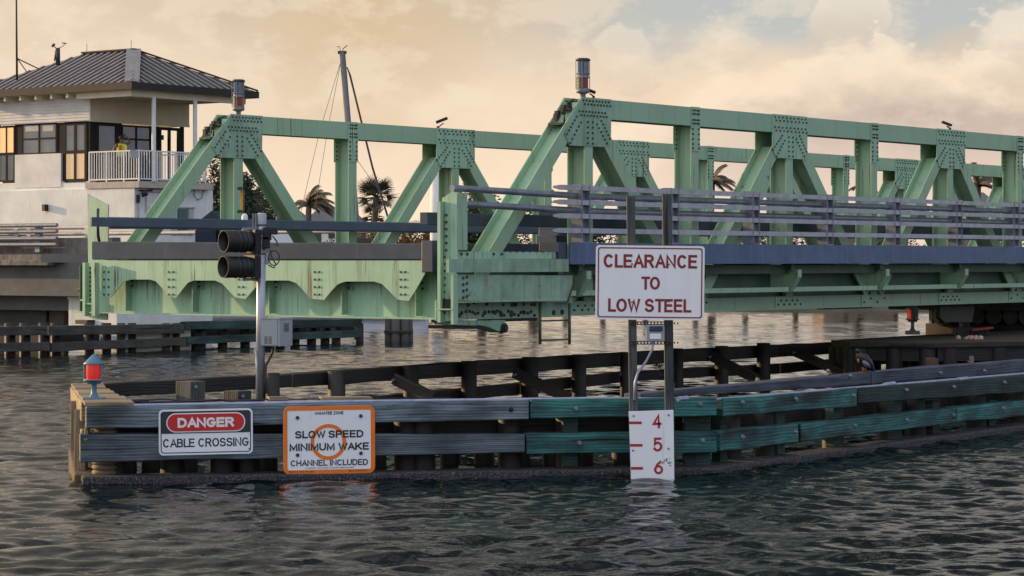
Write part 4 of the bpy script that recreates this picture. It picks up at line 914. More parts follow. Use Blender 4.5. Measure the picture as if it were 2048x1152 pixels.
mb = MB(True); mb.prism([P(x, y, -.12) for x, y in ((955, 650), (985, 640), (1012, 640), (1012, 655), (998, 664), (978, 655))], (0, .35, 0)); mb.build('roller_housing', GREENE, bridge, .02)
mb = MB(True); q = P(1009, 656, -.14); mb.cyl((q[0], -.16, q[2]), (q[0], .2, q[2]), .085, n=18); mb.cyl((q[0], -.19, q[2]), (q[0], -.16, q[2]), .05, n=12); mb.build('roller', DARKST, bridge)
mb = MB(True); mb.box((P(985, 638, 0)[0], -.05, 1.90), (P(1070, 636, 0)[0], .3, 1.955)); mb.build('wedge_rail', BLACK, bridge)
mb = MB(True)
for x in (868, 878): q = E(x, 645, .1); mb.cyl((q[0], q[1], 1.965), (q[0], q[1], 1.91), .05, n=8)
mb.build('bolts', BOLT, near_g)
# ladder hanging below
mb = MB(True); vL = -.3
for x in (1080, 1139): a, b = P(x, 606, vL), P(x, 689, vL); mb.tube([(a[0], vL, a[2]), (a[0], vL, b[2])], .028, 8)
for y in (642, 681): a, b = P(1080, y, vL), P(1139, y, vL); mb.cyl((a[0], vL, a[2]), (b[0], vL, a[2]), .016, n=8)
mb.build('ladder', GREEND, bridge)
mb = MB(True); a, b = P(1137, 602, vL), P(1180, 590, vL); mb.beam((a[0], vL, a[2]), (b[0], .02, b[2]), .05, .13); mb.build('ladder_arm', GREEN, bridge)
# shelf strips and zigzag brackets under the walkway
vS = -.40
zS0, zS1 = 2.345, 2.44
bu = [P(x, 540, -.56)[0] for x in (1178, 1388, 1588, 1770, 1934)]
d_ = (bu[-1]-bu[0])/4
bu = [bu[0]+d_*i for i in range(12)]
prev = u0w+.2
for u in bu:
    mb = MB(True); mb.box((prev, vS, zS0), (u-.18, vS+.02, zS1)); mb.box((prev, vS+.0215, zS0), (u-.18, vS+.40, zS0+.02)); mb.build('shelf_angle', GREEN, bridge); prev = u+.02
    mb = MB(True)
    for (va, za), (vb, zb) in (((-.56, 2.80), (-.56, 2.65)), ((-.56, 2.65), (-.36, 2.33))):
        mb.hexa([(u-.075, va, za), (u+.075, va, za), (u+.075, va+.02, za), (u-.075, va+.02, za), (u-.075, vb, zb), (u+.075, vb, zb), (u+.075, vb+.02, zb), (u-.075, vb+.02, zb)])
    mb.prism([(u, -.538, 2.80), (u, -.538, 2.655), (u, -.338, 2.335), (u, .15, 2.335), (u, .15, 2.80)], (.012, 0, 0))
    mb.build('walkway_bracket', GREEN, bridge)
    mb = MB(True); mb.box((u-.16, -.45, 2.80), (u-.02, -.2, 2.92)); mb.build('bracket_seat', GREEND, bridge)
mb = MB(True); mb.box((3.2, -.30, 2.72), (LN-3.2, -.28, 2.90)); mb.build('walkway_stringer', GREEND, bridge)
# railing: channel rails on the outside, round pipes inside, bay posts
posts_u = [P(x, 430, VR)[0] for x in (1169, 1351, 1515, 1661, 1796, 1918, 2031)]
pu = [posts_u[0]+(posts_u[-1]-posts_u[0])/6*i for i in range(19)]
for u in pu:
    mb = MB(True)
    mb.box((u-.13, VR-.04, 3.32), (u-.112, VR+.20, 4.385)); mb.box((u+.112, VR-.04, 3.32), (u+.13, VR+.20, 4.385)); mb.box((u-.1115, VR+.05, 3.32), (u+.1115, VR+.065, 4.37)); mb.box((u-.13, VR-.05, 3.316), (u+.13, VR+.2, 3.332))
    mb.build('railing_post', GALV, bridge)
for z in (4.315, 4.05, 3.80, 3.535):
    mb = MB(True); ul = P(1112, 400, VR)[0]; zt = z+.045; zb = z-.045
    mb.hexa([(ul-.12, VR-.03, z-.02), (ul-.12, VR-.018, z-.02), (ul-.12, VR-.018, z+.02), (ul-.12, VR-.03, z+.02), (ul+.12, VR-.03, zb), (ul+.12, VR-.018, zb), (ul+.12, VR-.018, zt), (ul+.12, VR-.03, zt)])
    mb.box((ul+.12, VR-.03, zb), (pu[-1], VR-.018, zt)); mb.box((ul+.12, VR-.0178, zt-.012), (pu[-1], VR+.04, zt)); mb.box((ul+.12, VR-.0178, zb), (pu[-1], VR+.04, zb+.012))
    for i in range(0, 16, 2): um = pu[i+1]*.55+pu[i+2]*.45; mb.box((um-.03, VR-.036, zb-.004), (um+.03, VR-.031, zt+.004))
    mb.build('channel_rail', RAILG, bridge)
for z, x, y in ((4.17, 904, 376), (3.90, 907, 407)):
    q = P(x, y, VR+.12); mb = MB(True); mb.cyl((q[0], VR+.12, q[2]), (pu[0]+.3, VR+.12, z), .058, n=14); mb.cyl((pu[0]+.3, VR+.12, z), (pu[-1], VR+.12, z), .058, n=14); mb.build('pipe_rail', GALV, bridge)
# turning machinery under the middle
mb = MB(True); c0 = (MID, VF/2)
mb.box((MID-1.5, 2.6, 1.62), (MID+2.6, VF-2.2, 1.955)); mb.build('pivot_girder', DARKST, bridge)
mb = MB(True); a = P(1884, 625, .4); mb.prism([P(x, y, .5) for x, y in ((1880, 612), (1950, 612), (1945, 645), (1890, 645), (1880, 636))], (0, .12, 0)); mb.build('roller_carriage', DARKST, bridge, .02)
for k in range(22):
    mb = MB(True); t_ = 2*math.pi*k/22; q = (MID+1.45*math.cos(t_), VF/2+1.45*math.sin(t_)); mb.cyl((q[0]-.15*math.cos(t_), q[1]-.15*math.sin(t_), 1.46), (q[0]+.15*math.cos(t_), q[1]+.15*math.sin(t_), 1.46), .22, n=14); mb.build('turning_roller', DARKST, bridge)
mb = MB(True); mb.lathe((MID, VF/2, 0), [(1.0, .9), (1.0, 1.5), (.7, 1.7)], 24); mb.build('pivot_drum', BLACK, bridge)
# pivot pier with its timber platform
pz = 1.18
DARKC = mat('dark_pier_concrete', (.035, .032, .03), (.02, .018, .017), .9, 0, 2)
pp = [Vector(((x-CX)/F*(HC-pz)*F/(y-YH), (HC-pz)*F/(y-YH), pz)) for x, y in ((1662, 680.5), (1700, 684), (1870, 686), (2120, 682), (2330, 668), (2130, 655), (1930, 666), (1815, 671.5))]
pier = thing('pivot_platform', 'dark mossy timber platform under the turning middle of the bridge', 'platform', (10.5, 62, 0))
mb = MB(); mb.prism(pp, (0, 0, -.10)); mb.build('deck_planks', wood('mossy_dark_wood', (.012, .010, .006), (.075, .055, .03), .85, tint=(.06, .065, .02), tk=.5), pier)
ins = [p+(Vector((11, 61.5, pz))-p)*.03 for p in pp]
mb = MB()
for a, b in zip(ins, ins[1:]+ins[:1]): mb.beam((a.x, a.y, .92), (b.x, b.y, .92), .15, .30)
mb.build('edge_beam', WTAR, pier)
for a, b in zip(ins, ins[1:]+ins[:1]):
    for t_ in (.1, .5, .9):
        q = a.lerp(b, t_); mb = MB(); mb.cyl((q.x, q.y, -1), (q.x, q.y, 1.05), .19, n=12); mb.build('pile', WTAR, pier)
q = Wd(MID, VF/2, 0); mb = MB(); mb.lathe(q, [(1.75, -1), (1.75, .9), (1.7, .9), (1.7, 1.22), (0, 1.25)], 40); mb.build('ring_base', DARKC, pier)
for x0, x1, y0, y1, Y in ((1912, 1978, 655, 676, 60), (1925, 1940, 642, 656, 61)): a, b = at(x0, y1, Y), at(x1, y0, Y); mb = MB(); mb.box(a, b+Vector((0, .5, 0))); mb.build('track_block', BLACK, pier, .02)
mb = MB(); a, b = at(1943, 660, 59.8), at(1985, 655, 59.8); mb.beam(a, b, .25, .05); mb.build('red_beam', mat('red_oxide_paint', (.32, .03, .015), (.2, .02, .012), .6, 0, 4), pier)
mb = MB()
for k in range(26):
    q = at(1945, 676.5, 57.6)+Vector((random.gauss(0, .14), random.gauss(0, .15), 0)); r = random.uniform(.03, .07); mb.lathe((q.x, q.y, pz), [(r, 0), (r*.8, r), (0, r*1.3)], 6)
tag(mb.build('rubble_pile', mat('pale_rubble', (.5, .38, .30), (.3, .15, .10), .9, 0, 6)), 'small heap of pale rubble lying on the dark pivot platform', 'rubble')
mb = MB(); a, b = at(1853, 731, 52), at(1877, 717, 52); mb.box(a, b+Vector((0, .4, 0))); mb.build('brick_block', RUST, pier)
mb = MB(); q = at(1943, 725, 52); mb.cyl((q.x, q.y, -.5), (q.x, q.y, 1.0), .05, n=8); mb.build('thin_pile', WTAN, pier)
q = at(1825, 671.5, 61.0); lantern('navigation_lantern', (q.x, q.y, pz), .78, 'small grey lantern with a red pane on the dark platform under the bridge', R(205), LAMPGREY, REDL, True)

# lamps standing on the trusses
def towerlamp(u, v, z, h, label, flip):
    p = Wd(u, v, z); t = thing('bridge_lamp', label, 'signal lamp', p); k = h/.72
    face = R(-115); rot = lambda a: face+a
    mb = MB(); mb.lathe(p, [(.05*k, -.03), (.05*k, .05*k), (.09*k, .07*k), (.125*k, .08*k), (.125*k, .155*k), (0, .155*k)], 18); mb.build('base', BEACON, t)
    mb = MB(); mb.lathe(p, [(.10*k, .155*k), (.10*k, .35*k)], 18); mb.build('lower_lens', REDD, t)
    mb = MB()
    for i in range(10): mb.lathe(p, [(.118*k, (.165+.019*i)*k), (.128*k, (.17+.019*i)*k), (.118*k, (.175+.019*i)*k)], 14, rot(R(-160)), rot(R(28)))
    mb.lathe(p, [(.112*k, .158*k), (.112*k, .352*k)], 14, rot(R(-160)), rot(R(12))); mb.build('wire_guard', MESHW, t)
    mb = MB(); mb.lathe(p, [(0, .352*k), (.13*k, .352*k), (.13*k, .36*k), (.11*k, .37*k), (.11*k, .42*k), (.125*k, .43*k), (.125*k, .445*k), (0, .445*k)], 18); mb.build('middle_housing', BEACON, t)
    mb = MB(); mb.lathe(p, [(.10*k, .445*k), (.10*k, .67*k)], 18); mb.build('upper_lens', BLUEL, t)
    mb = MB(); mb.lathe(p, [(.112*k, .447*k), (.112*k, .668*k)], 12, rot(R(32)), rot(R(215))); mb.build('upper_shade', MESHW if flip else BEACON, t)
    mb = MB(); mb.lathe(p, [(0, .67*k), (.138*k, .67*k), (.138*k, .70*k), (.10*k, .72*k), (0, .722*k)], 18); mb.build('cap', DARKST, t)
    mb = MB()
    for i in range(5): a = rot(2*math.pi*i/5+.3); q = p+Vector((.135*k*math.cos(a), .135*k*math.sin(a), 0)); mb.cyl(q+Vector((0, 0, .15*k)), q+Vector((0, 0, .70*k)), .007, n=6)
    mb.build('guard_rods', BEACON, t)
q = P(1166, 190, .2); towerlamp(q[0], .2, 6.06, .73, 'tall two tier signal lamp with blue and red lenses on the near truss end', False)
q = P(477, 224, VF+.2); towerlamp(q[0], VF+.2, 6.06, .73, 'two tier signal lamp with wire guard on the far truss end beside the roof', True)
def flood(px, py, v, label, face, sc=1.):
    q = P(px, py, v); p = Wd(q[0], v, 6.045); t = thing('flood_light', label, 'floodlight', p)
    ex = Vector((face, 0, 0)); mb = MB(); mb.tube([p, p+Vector((0, 0, .04))], .03*sc, 8)
    for s_ in (-1, 1): mb.path([p+Vector((.02, s_*.05, .03)), p+Vector((.02, s_*.05, .10*sc))+ex*.10*sc], .010, 6)
    mb.build('bracket', BLACK, t)
    c = p+Vector((0, 0, .16*sc))+ex*.08*sc; d = Vector((face*.93, 0, .36 if face < 0 else .36)).normalized() if True else 0
    mb = MB(); a = c-d*.13*sc; b = c+d*.13*sc; mb.beam(a, b, .16*sc, .055*sc); mb.build('lamp_head', BLACK, t, .01)
flood(876, 252, VF+.1, 'black floodlight tilted up to the right on the far truss top chord', 1, 1.1)
flood(1187, 193, .15, 'black floodlight beside the tall signal lamp on the near truss', -1, .95)
flood(1900, 259, .15, 'black floodlight alone on the near truss near the right edge', -1, .95)
# ------------------------------------------------------------------ traffic signal on its pole
YP = 34.75
base = at(522, 800, YP)
sig = thing('traffic_signal', 'grey pole on the fender carrying two black visored signal lamps and a cabinet', 'traffic signal', (base.x, base.y, base.z-.12))
mb = MB(); a = at(520, 805, YP); b = at(523, 470, YP); c = at(523.3, 446, YP)
mb.tube([a, b], .062, 20); mb.tube([b, c], .058, 20); mb.build('pole', POLE, sig)
mb = MB(); c2 = at(523.5, 426, YP); mb.lathe((c.x, c.y, 0), [(.066, b.z+.15), (.068, c2.z-.02), (.05, c2.z), (0, c2.z+.004)], 20); mb.build('pole_cap', LAMPGREY, sig)
mb = MB()
for y in (452, 461, 468, 476, 492, 508): q = at(523, y, YP); mb.lathe(q, [(.066, 0), (.069, .006), (.066, .012)], 18)
mb.build('band_clamp', DARKST, sig)
mb = MB(); q = at(509, 427, YP-.03); q2 = at(507, 562, YP-.03)
mb.box((q.x-.028, q.y-.03, q2.z), (q.x-.010, q.y+.03, q.z)); mb.box((q.x+.010, q.y-.03, q2.z), (q.x+.028, q.y+.03, q.z)); mb.box((q.x-.0095, q.y+.01, q2.z), (q.x+.0095, q.y+.02, q.z)); mb.build('mounting_channel', GALV, sig)
mb = MB()
for y in (458, 559): a = at(485, y, YP-.05); b = at(513, y-1, YP-.02); mb.beam(a, b, .05, .04)
a = at(510, 492, YP); b = at(523, 492, YP); mb.beam(a, b, .06, .12); mb.build('bracket_arm', GALV, sig)
ax = Vector((-.80, -.60, 0)).normalized(); sd = Vector((-ax.y, ax.x, 0))
for (x, y), lens in (((497, 483), BLACK), ((496, 534), GRNL)):
    q = at(x, y, YP-.10)
    hd = MB(); cs = q-ax*.02; hd.hexa([cs+sd*a+EZ*b for a, b in ((-.16, -.17), (.16, -.17), (.16, .17), (-.16, .17))]+[cs-ax*.11+sd*a+EZ*b for a, b in ((-.14, -.15), (.14, -.15), (.14, .15), (-.14, .15))]); h_ = hd.build('signal_head', BLACK, sig, .015)
    mb = MB(); ring_ = []
    r0 = .148; L0 = .40
    x_ = sd; y_ = EZ
    n_ = 28; ps = []
    for (d, r) in ((.0, r0-.004), (L0*.5, r0), (L0, r0+.004), (L0, r0-.006), (L0*.5, r0-.010), (0, r0-.014)):
        for i in range(n_): t_ = 2*math.pi*i/n_; ps.append(q+ax*d+x_*r*math.cos(t_)+y_*r*math.sin(t_))
    mb.quadset(ps, [(k*n_+i, k*n_+(i+1) % n_, (k+1)*n_+(i+1) % n_, (k+1)*n_+i) for k in range(5) for i in range(n_)], None, True)
    mb.build('visor', BLACK, h_)
    mb = MB()
    for d in (.06, .12, .20):
        ps = []
        for dd, r in ((d-.008, r0), (d, r0+.010), (d+.008, r0)):
            for i in range(n_): t_ = 2*math.pi*i/n_; ps.append(q+ax*dd+x_*r*math.cos(t_)+y_*r*math.sin(t_))
        mb.quadset(ps, [(k*n_+i, k*n_+(i+1) % n_, (k+1)*n_+(i+1) % n_, (k+1)*n_+i) for k in range(2) for i in range(n_)], None, True)
    mb.build('visor_rib', mat('scuffed_black', (.05, .055, .065), (.012, .012, .016), .45, 0, 14), h_)
    mb = MB(); mb.cyl(q+ax*.01, q+ax*.03, r0-.02, r0-.05, 24); mb.build('lens', lens, h_)
mb = MB(); q = at(535, 466, YP-.03); mb.box(q+Vector((-.06, -.05, -.10)), q+Vector((.05, .08, .08))); q = at(548, 462, YP-.05); mb.box(q+Vector((-.05, -.06, -.05)), q+Vector((.05, .05, .05))); q = at(534, 487, YP-.03); mb.box(q+Vector((-.06, -.05, -.07)), q+Vector((.04, .05, .10))); mb.build('sensor_unit', BLACK, sig, .012)
mb = MB(); mb.tube([at(545, 472, YP-.1), at(553, 482, YP-.1), at(556, 492, YP-.1), at(548, 488, YP-.1)], .011, 6)
lp = [at(548+11*math.cos(t_*.5), 516+15*math.sin(t_*.5), YP-.09) for t_ in range(14)]
mb.tube(lp, .009, 6); mb.tube([at(540, 500, YP-.1), at(545, 518, YP-.1), at(552, 528, YP-.1), at(548, 536, YP-.1), at(537, 530, YP-.1)], .010, 6); mb.build('cable', CABLE, sig)
mb = MB(); a = at(531.5, 529, YP-.02); b = at(537, 505, YP-.02); mb.box(a, b+Vector((0, .08, 0))); a = at(512, 529, YP-.05); b = at(516, 504, YP-.05); mb.box(a, b+Vector((0, .06, 0))); mb.build('side_box', LAMPGREY, sig, .006)
# cabinet on the pole
cc = at(551, 665, YP-.10); ca = R(-26); cx_ = Vector((math.cos(ca), -math.sin(ca)*1, 0)); cx_ = Vector((math.cos(R(22)), -math.sin(R(22)), 0)); cy_ = Vector((cx_.y*-1, cx_.x, 0))
def obox(c, hx, hy, hz, ex=cx_, ey=cy_):
    mb = MB(); c = Vector(c); mb.hexa([c+ex*a*hx+ey*b*hy-EZ*hz for a, b in ((-1, -1), (1, -1), (1, 1), (-1, 1))]+[c+ex*a*hx+ey*b*hy+EZ*hz for a, b in ((-1, -1), (1, -1), (1, 1), (-1, 1))]); return mb
cx_ = Vector((math.cos(R(25)), math.sin(R(25)), 0)); cy_ = Vector((-cx_.y, cx_.x, 0)); cx2, cy2 = Vector((math.cos(R(-28)), math.sin(R(-28)), 0)), Vector((math.sin(R(28)), math.cos(R(28)), 0))
cab = obox(cc+Vector((0, .12, 0)), .165, .16, .19, cx2, cy2).build('cabinet', CABIN, sig, .006)
mb = obox(cc+Vector((0, .12, 0))-cy2*.165-cx2*.015, .142, .004, .18, cx2, cy2); mb.build('cabinet_door', CABIN, cab, .004)
mb = obox(cc+Vector((0, .12, .197)), .175, .175, .008, cx2, cy2); mb.build('cabinet_top', LAMPGREY, cab)
mb = MB()
for i in range(6):
    for j in range(2): q = cc+Vector((0, .12, 0))-cy2*.171+cx2*(-.06+.07*j)+EZ*(-.15+.018*i); mb.hexa([q+cx2*a*.025+cy2*b*.002-EZ*.004 for a, b in ((-1, -1), (1, -1), (1, 1), (-1, 1))]+[q+cx2*a*.025+cy2*b*.002+EZ*.004 for a, b in ((-1, -1), (1, -1), (1, 1), (-1, 1))])
mb.build('vent_slots', DARKST, cab)
mb = MB()
for i in range(6): q = cc+Vector((0, .12, 0))+cx2*.167+EZ*(.02+.02*i); mb.hexa([q+cy2*a*.06+cx2*b*.003-EZ*.005 for a, b in ((-1, -1), (1, -1), (1, 1), (-1, 1))]+[q+cy2*a*.06+cx2*b*.003+EZ*.005 for a, b in ((-1, -1), (1, -1), (1, 1), (-1, 1))])
mb.build('vent_slots', DARKST, cab)
mb = MB(); mb.tube([at(547, 693, YP), at(545, 706, YP), at(538, 720, YP-.03), at(532, 730, YP-.05), at(530, 760, YP-.06), at(529, 800, YP-.06)], .017, 8); mb.build('conduit', CABLE, sig)
mb = MB(); mb.tube([at(513, 700, YP-.05), at(515, 740, YP-.05), at(518, 800, YP-.05)], .02, 8); mb.build('conduit', GALV, sig)
mb = MB(); a = at(508, 709, YP-.02); b = at(517, 694, YP-.02); mb.box(a, b+Vector((0, .08, 0))); mb.build('junction_box', LAMPGREY, sig, .006)

# ------------------------------------------------------------------ bridge tender's house
KS = 1.15
C0 = (32.96, 41.7)                      # near eave corner in the bridge frame
EV = 6.98; UO = .885; VO = 3.22         # eave length, wall offsets
UL, VRt = C0[0]+UO, C0[1]+VO            # plane of the left face, plane of the right face
UEnd = C0[0]+EV-UO; VEnd = C0[1]+9.0
hl = Wd(UL, VRt, 0)
house = thing('bridge_tender_house', 'two storey pale control house with dark standing seam hip roof and white balcony', 'house', (hl.x, hl.y, 0), ROT)
HL = lambda x, y: E(x, y, UL)           # pixel on the left face
HR = lambda x, y: P(x, y, VRt)          # pixel on the right face
zE = 3+5.85*KS; zR = 3+419*.0173*1.18
zB1, zB0 = HL(179, 242)[2], HL(179, 362)[2]
# roof
def roof():
    u0, v0 = C0; u1, v1 = u0+EV, v0+EV+2.9; um = (u0+u1)/2; r0, r1 = v0+EV/2, v1-EV/2
    zr = HC+(YH-101)*(Wd(um, r0, 0).y)/F; ze = zE
    A, B, C, D = (u0, v0, ze), (u1, v0, ze), (u1, v1, ze), (u0, v1, ze); P0, P1 = (um, r0, zr), (um, r1, zr)
    mb = MB(True); mb.quadset([A, B, C, D, P0, P1], [(0, 4, 5, 3), (0, 1, 4), (1, 2, 5, 4), (2, 3, 5)])
    def seam(a, b):
        a, b = Vector(a), Vector(b); nn = Vector((0, 0, 1)); mb.k = 1; mb.beam(a+nn*.02, b+nn*.02, .095, .05)
    n_ = 17
    for i in range(1, n_+8):                      # left plane
        v = v0+(v1-v0)*i/(n_+8); t = min(1, (v-v0)/(r0-v0), (v1-v)/(v1-r1))
        seam((u0, v, ze), (u0+(um-u0)*t, v, ze+(zr-ze)*t))
    for i in range(1, n_):                        # right plane
        u = u0+EV*i/n_; t = min((u-u0)/(um-u0), (u1-u)/(u1-um))
        seam((u, v0, ze), (u, v0+(r0-v0)*t, ze+(zr-ze)*t))
    rf = mb.build('roof', [ROOFM, SEAMM], house)
    mb = MB(True); d = Vector(P0)-Vector(A); 
    mb.hexa([(u0+.02, v0+.42, ze+.07), (u0+.42, v0+.02, ze+.07), (u0+.42, v0+.02, ze+.10), (u0+.02, v0+.42, ze+.10), (um-.21, r0+.2, zr+.05), (um+.21, r0-.2, zr+.05), (um+.21, r0-.2, zr+.08), (um-.21, r0+.2, zr+.08)]); mb.build('hip_cap', SEAMM, rf)
    mb = MB(True); mb.beam((um, r0-.1, zr+.05), (um, r1, zr+.05), .3, .06); mb.beam((u1, v0, ze+.06), (um, r0, zr+.06), .3, .05); mb.build('ridge_cap', ROOFM, rf)
    mb = MB(True); t_ = .24
    mb.box((u0-.03, v0-.03, ze-t_), (u0, v1+.03, ze+.03)); mb.box((u0+.0015, v0-.03, ze-t_), (u1+.03, v0, ze+.03)); mb.box((u1, v0+.0015, ze-t_), (u1+.03, v1+.03, ze+.03)); mb.build('fascia', ROOFM, rf)
    mb = MB(True); mb.box((u0+.002, v0+.002, ze-t_+.02), (u1-.002, v1, ze-t_+.05)); mb.build('soffit', CREAM, rf)
    mb = MB(True)
    mb.box((u0+.25, v0+.30, ze-t_-.25), (u1-.4, v0+.45, ze-t_+.018)); mb.box((u0+.25, v0+.452, ze-t_-.25), (u0+.40, VRt+.1, ze-t_+.018))
    for i in range(6): u = u0+1.0+i*1.0; mb.box((u, v0+.46, ze-t_-.18), (u+.12, VRt-.06, ze-t_+.018))
    for i in range(8): v = VRt+.4+i*.9; mb.box((u0+.1, v, ze-t_-.18), (UL-.06, v+.12, ze-t_+.018))
    mb.build('eave_beam', CREAM, rf)
    for v in (r0+.15, r1-.2):
        mb = MB(True); mb.cyl((um, v, zr+.05), (um, v, zr+.42), .012, n=6); mb.build('lightning_rod', DARKST, rf)
    return zr
ZRIDGE = roof()
# upper storey walls: siding band, dark glazed zone built from posts and panels
mb = MB(True)
mb.box((UL-.12, VRt-.10, zB1), (UL+.1, VEnd, zE-.2)); mb.box((UL-.118, VRt-.12, zB1-.001), (UEnd+.1, VRt+.1, zE-.2)); mb.box((UEnd-.1, VRt-.1, zB1+.001), (UEnd+.098, VEnd, zE-.2))
for k in range(9):
    z = zB1+.03+(zE-.25-zB1)*k/9
    mb.box((UL-.142, VRt-.09, z), (UL-.12, VEnd, z+.022)); 
bnd = mb.build('upper_siding', SIDING, house)
mb = MB(True); mb.box((UL-.10, VRt-.135, zB1+.06), (UEnd+.11, VRt-.121, zE-.2)); mb.box((UL-.10, VRt-.15, zB1-.03), (UEnd+.12, VRt-.121, zB1+.058)); mb.build('balcony_side_siding', CREAM, house)
mb = MB(True); mb.box((UL+.35, VRt+2.6, zB0), (UEnd-.8, VEnd-.3, zB1)); mb.build('inner_wall', mat('dark_room_wall', (.07, .06, .05), None, .9), house)  # dark brown wall inside the upper storey
mb = MB(True); mb.box((UL, VRt, zB0-.05), (UEnd, VEnd, zB0)); mb.build('upper_floor', CONC, house)
def opening(name, face, x0, x1, y0, y1, cols, rows, pane, bar=.07, glassm=None):
    """framed window between pixel columns and rows on one of the two faces; frame bars and one pane per cell"""
    z1, z0 = face((x0+x1)/2, y0)[2], face((x0+x1)/2, y1)[2]
    left = face is HL
    s0, s1 = (face(x0, y0)[1], face(x1, y0)[1]) if left else (face(x0, y0)[0], face(x1, y0)[0])
    if s0 > s1: s0, s1 = s1, s0
    def bx(mb, a, b, za, zb, d0, d1):
        if left: mb.box((UL+d0, a, za), (UL+d1, b, zb))
        else: mb.box((a, VRt+d0, za), (b, VRt+d1, zb))
    mb = MB(True)
    for i in range(cols+1): s = s0+(s1-s0)*i/cols; bx(mb, s-bar/2, s+bar/2, z0, z1, -.03, .05)
    for j in range(rows+1): z = z0+(z1-z0)*j/rows; bx(mb, s0+.001, s1-.001, z-bar/2, z+bar/2, -.0275, .0475)
    f = mb.build(name, FRAMEB, house)
    for i in range(cols):
        for j in range(rows):
            a = s0+(s1-s0)*i/cols+bar*.5; b = s0+(s1-s0)*(i+1)/cols-bar*.5; za = z0+(z1-z0)*j/rows+bar*.5; zb = z0+(z1-z0)*(j+1)/rows-bar*.5
            pm = pane(i, j) if callable(pane) else pane
            if pm is None: continue
            mb = MB(True); bx(mb, a, b, za, zb, .0, .012); mb.build('pane', pm, f)
    return f
GREYP = glass('grey_reflecting_glass', (.16, .17, .18)); WARMP = glow('emissive_sun_door_glass', (.45, .32, .2), (1, .62, .32), .38)  # warm panes glow by emission in place of sunlight behind the glass
def panel(name, face, x0, x1, y0, y1, m, d0, d1):
    a, b = face(x0, y0), face(x1, y1); mb = MB(True)
    if face is HL: a = (a[0], min(a[1], VEnd), a[2]); b = (b[0], min(b[1], VEnd), b[2])
    if face is HL: mb.box((UL+d0, min(a[1], b[1]), b[2]), (UL+d1, max(a[1], b[1]), a[2]))
    else: mb.box((min(a[0], b[0]), VRt+d0, b[2]), (max(a[0], b[0]), VRt+d1, a[2]))
    return mb.build(name, m, house)
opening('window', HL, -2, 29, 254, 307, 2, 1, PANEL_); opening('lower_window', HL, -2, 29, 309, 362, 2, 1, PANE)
opening('window', HL, 45, 113, 248, 307, 2, 2, lambda i, j: GREYP)
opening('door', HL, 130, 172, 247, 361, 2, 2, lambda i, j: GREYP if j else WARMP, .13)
for x0, x1, y0, y1 in ((-60, -2, 248, 362), (30, 45, 248, 308), (113.5, 130, 246, 362), (172, 179.5, 243, 362)): panel('dark_panel', HL, x0, x1, y0, y1, FRAMEB, .0, .1)
panel('white_siding_panel', HL, 33, 125, 310, 374, SIDING, -.09, .1)
# building number is unreadable: pale stickers in the upper panes
panel('sticker', HL, 51, 79, 251, 262, mat('pale_sticker', (.42, .42, .42), None, .6), -.012, -.004); panel('sticker', HL, 86, 107, 251, 262, bpy.data.materials['pale_sticker'], -.012, -.004)
opening('door', HR, 194, 233, 248, 364, 1, 2, lambda i, j: GREYP, .16)
opening('window', HR, 244, 300, 253, 305, 2, 2, GREYP)
opening('window', HR, 320, 357, 258, 364, 2, 1, lambda i, j: None, .12)
for x0, x1, y0, y1 in ((180, 193, 243, 363), (234, 244, 246, 363), (244.5, 300, 306, 363), (300.5, 319, 252, 364), (357.5, 365, 256, 364)): panel('dark_panel', HR, x0, x1, y0, y1, FRAMEB, .0, .1)
panel('wall_box', HR, 322, 326, 270, 280, BLACK, -.05, .0)
mb = MB(True)
for v in (VRt+.05, VRt+2.3, VEnd-.1): mb.box((UEnd-.1, v, zB0), (UEnd, v+.15, zB1)); mb.build('end_frame', FRAMEB, house); mb = MB(True)
mb.box((UEnd-.1, VRt+2.45, zB0), (UEnd, VEnd-.1, zB1)); mb.build('end_frame', FRAMEB, house)
# lower storey
zS = zB0-.06
LU, LV = C0[0]+.72, C0[1]+.35
mb = MB(True); mb.box((LU, LV+.25, -.5), (C0[0]+5.0, VEnd, zS-.26)); mb.box((LU+.1, VRt+.01, zS-.26), (UEnd, VEnd, zS)); mb.build('lower_wall', CONC, house)
a = P(262, 370, LV)[0]; b = P(425, 370, LV)[0]
mb = MB(True); mb.box((LU-.05, LV-.05, zS-.25), (b, VRt+.05, zS)); mb.build('balcony_slab', mat('rust_stained_concrete', (.5, .45, .38), (.4, .36, .30), .85, 0, 1.6, streak=(.36, .075, .05), sk=.55), house)
# balcony railing with balusters, and roof columns
def rail(pts, z0, z1, step, skip=()):
    mb = MB(True)
    for (a, b) in zip(pts[:-1], pts[1:]):
        a, b = Vector(a), Vector(b); L_ = (b-a).length
        for z in (z1, z0+.09): mb.beam((a.x, a.y, z), (b.x, b.y, z), .05, .05)
        k = max(1, int(L_/step))
        for i in range(k+1): q = a.lerp(b, i/k); big = i % 7 == 0; mb.beam((q.x, q.y, z0 if big else z0+.09), (q.x, q.y, z1), .055 if big else .028, .055 if big else .028, (1, 0, 0))
    return mb.build('balcony_railing', WHITEP, house)
uc = LU+.02; vc = LV+.02; ur = P(411, 340, vc)[0]
rail([(uc, VRt-.12), (uc, vc), (ur, vc), (ur, VRt-.2)], zS, zS+1.17, .135)
panel_c = P(276, 312, vc-.06); mb = MB(True); mb.box((P(260, 310, vc-.06)[0], vc-.07, P(270, 316, vc-.06)[2]), (P(277, 310, vc-.06)[0], vc-.05, P(270, 300, vc-.06)[2])); mb.build('railing_box', LAMPGREY, house)
for x in (305, 387.5):
    u = P(x, 300, C0[1]+.37)[0]; mb = MB(True); mb.cyl((u, C0[1]+.30, zS), (u, C0[1]+.30, zE-.48), .085, n=14); mb.build('roof_column', WHITEP, house)
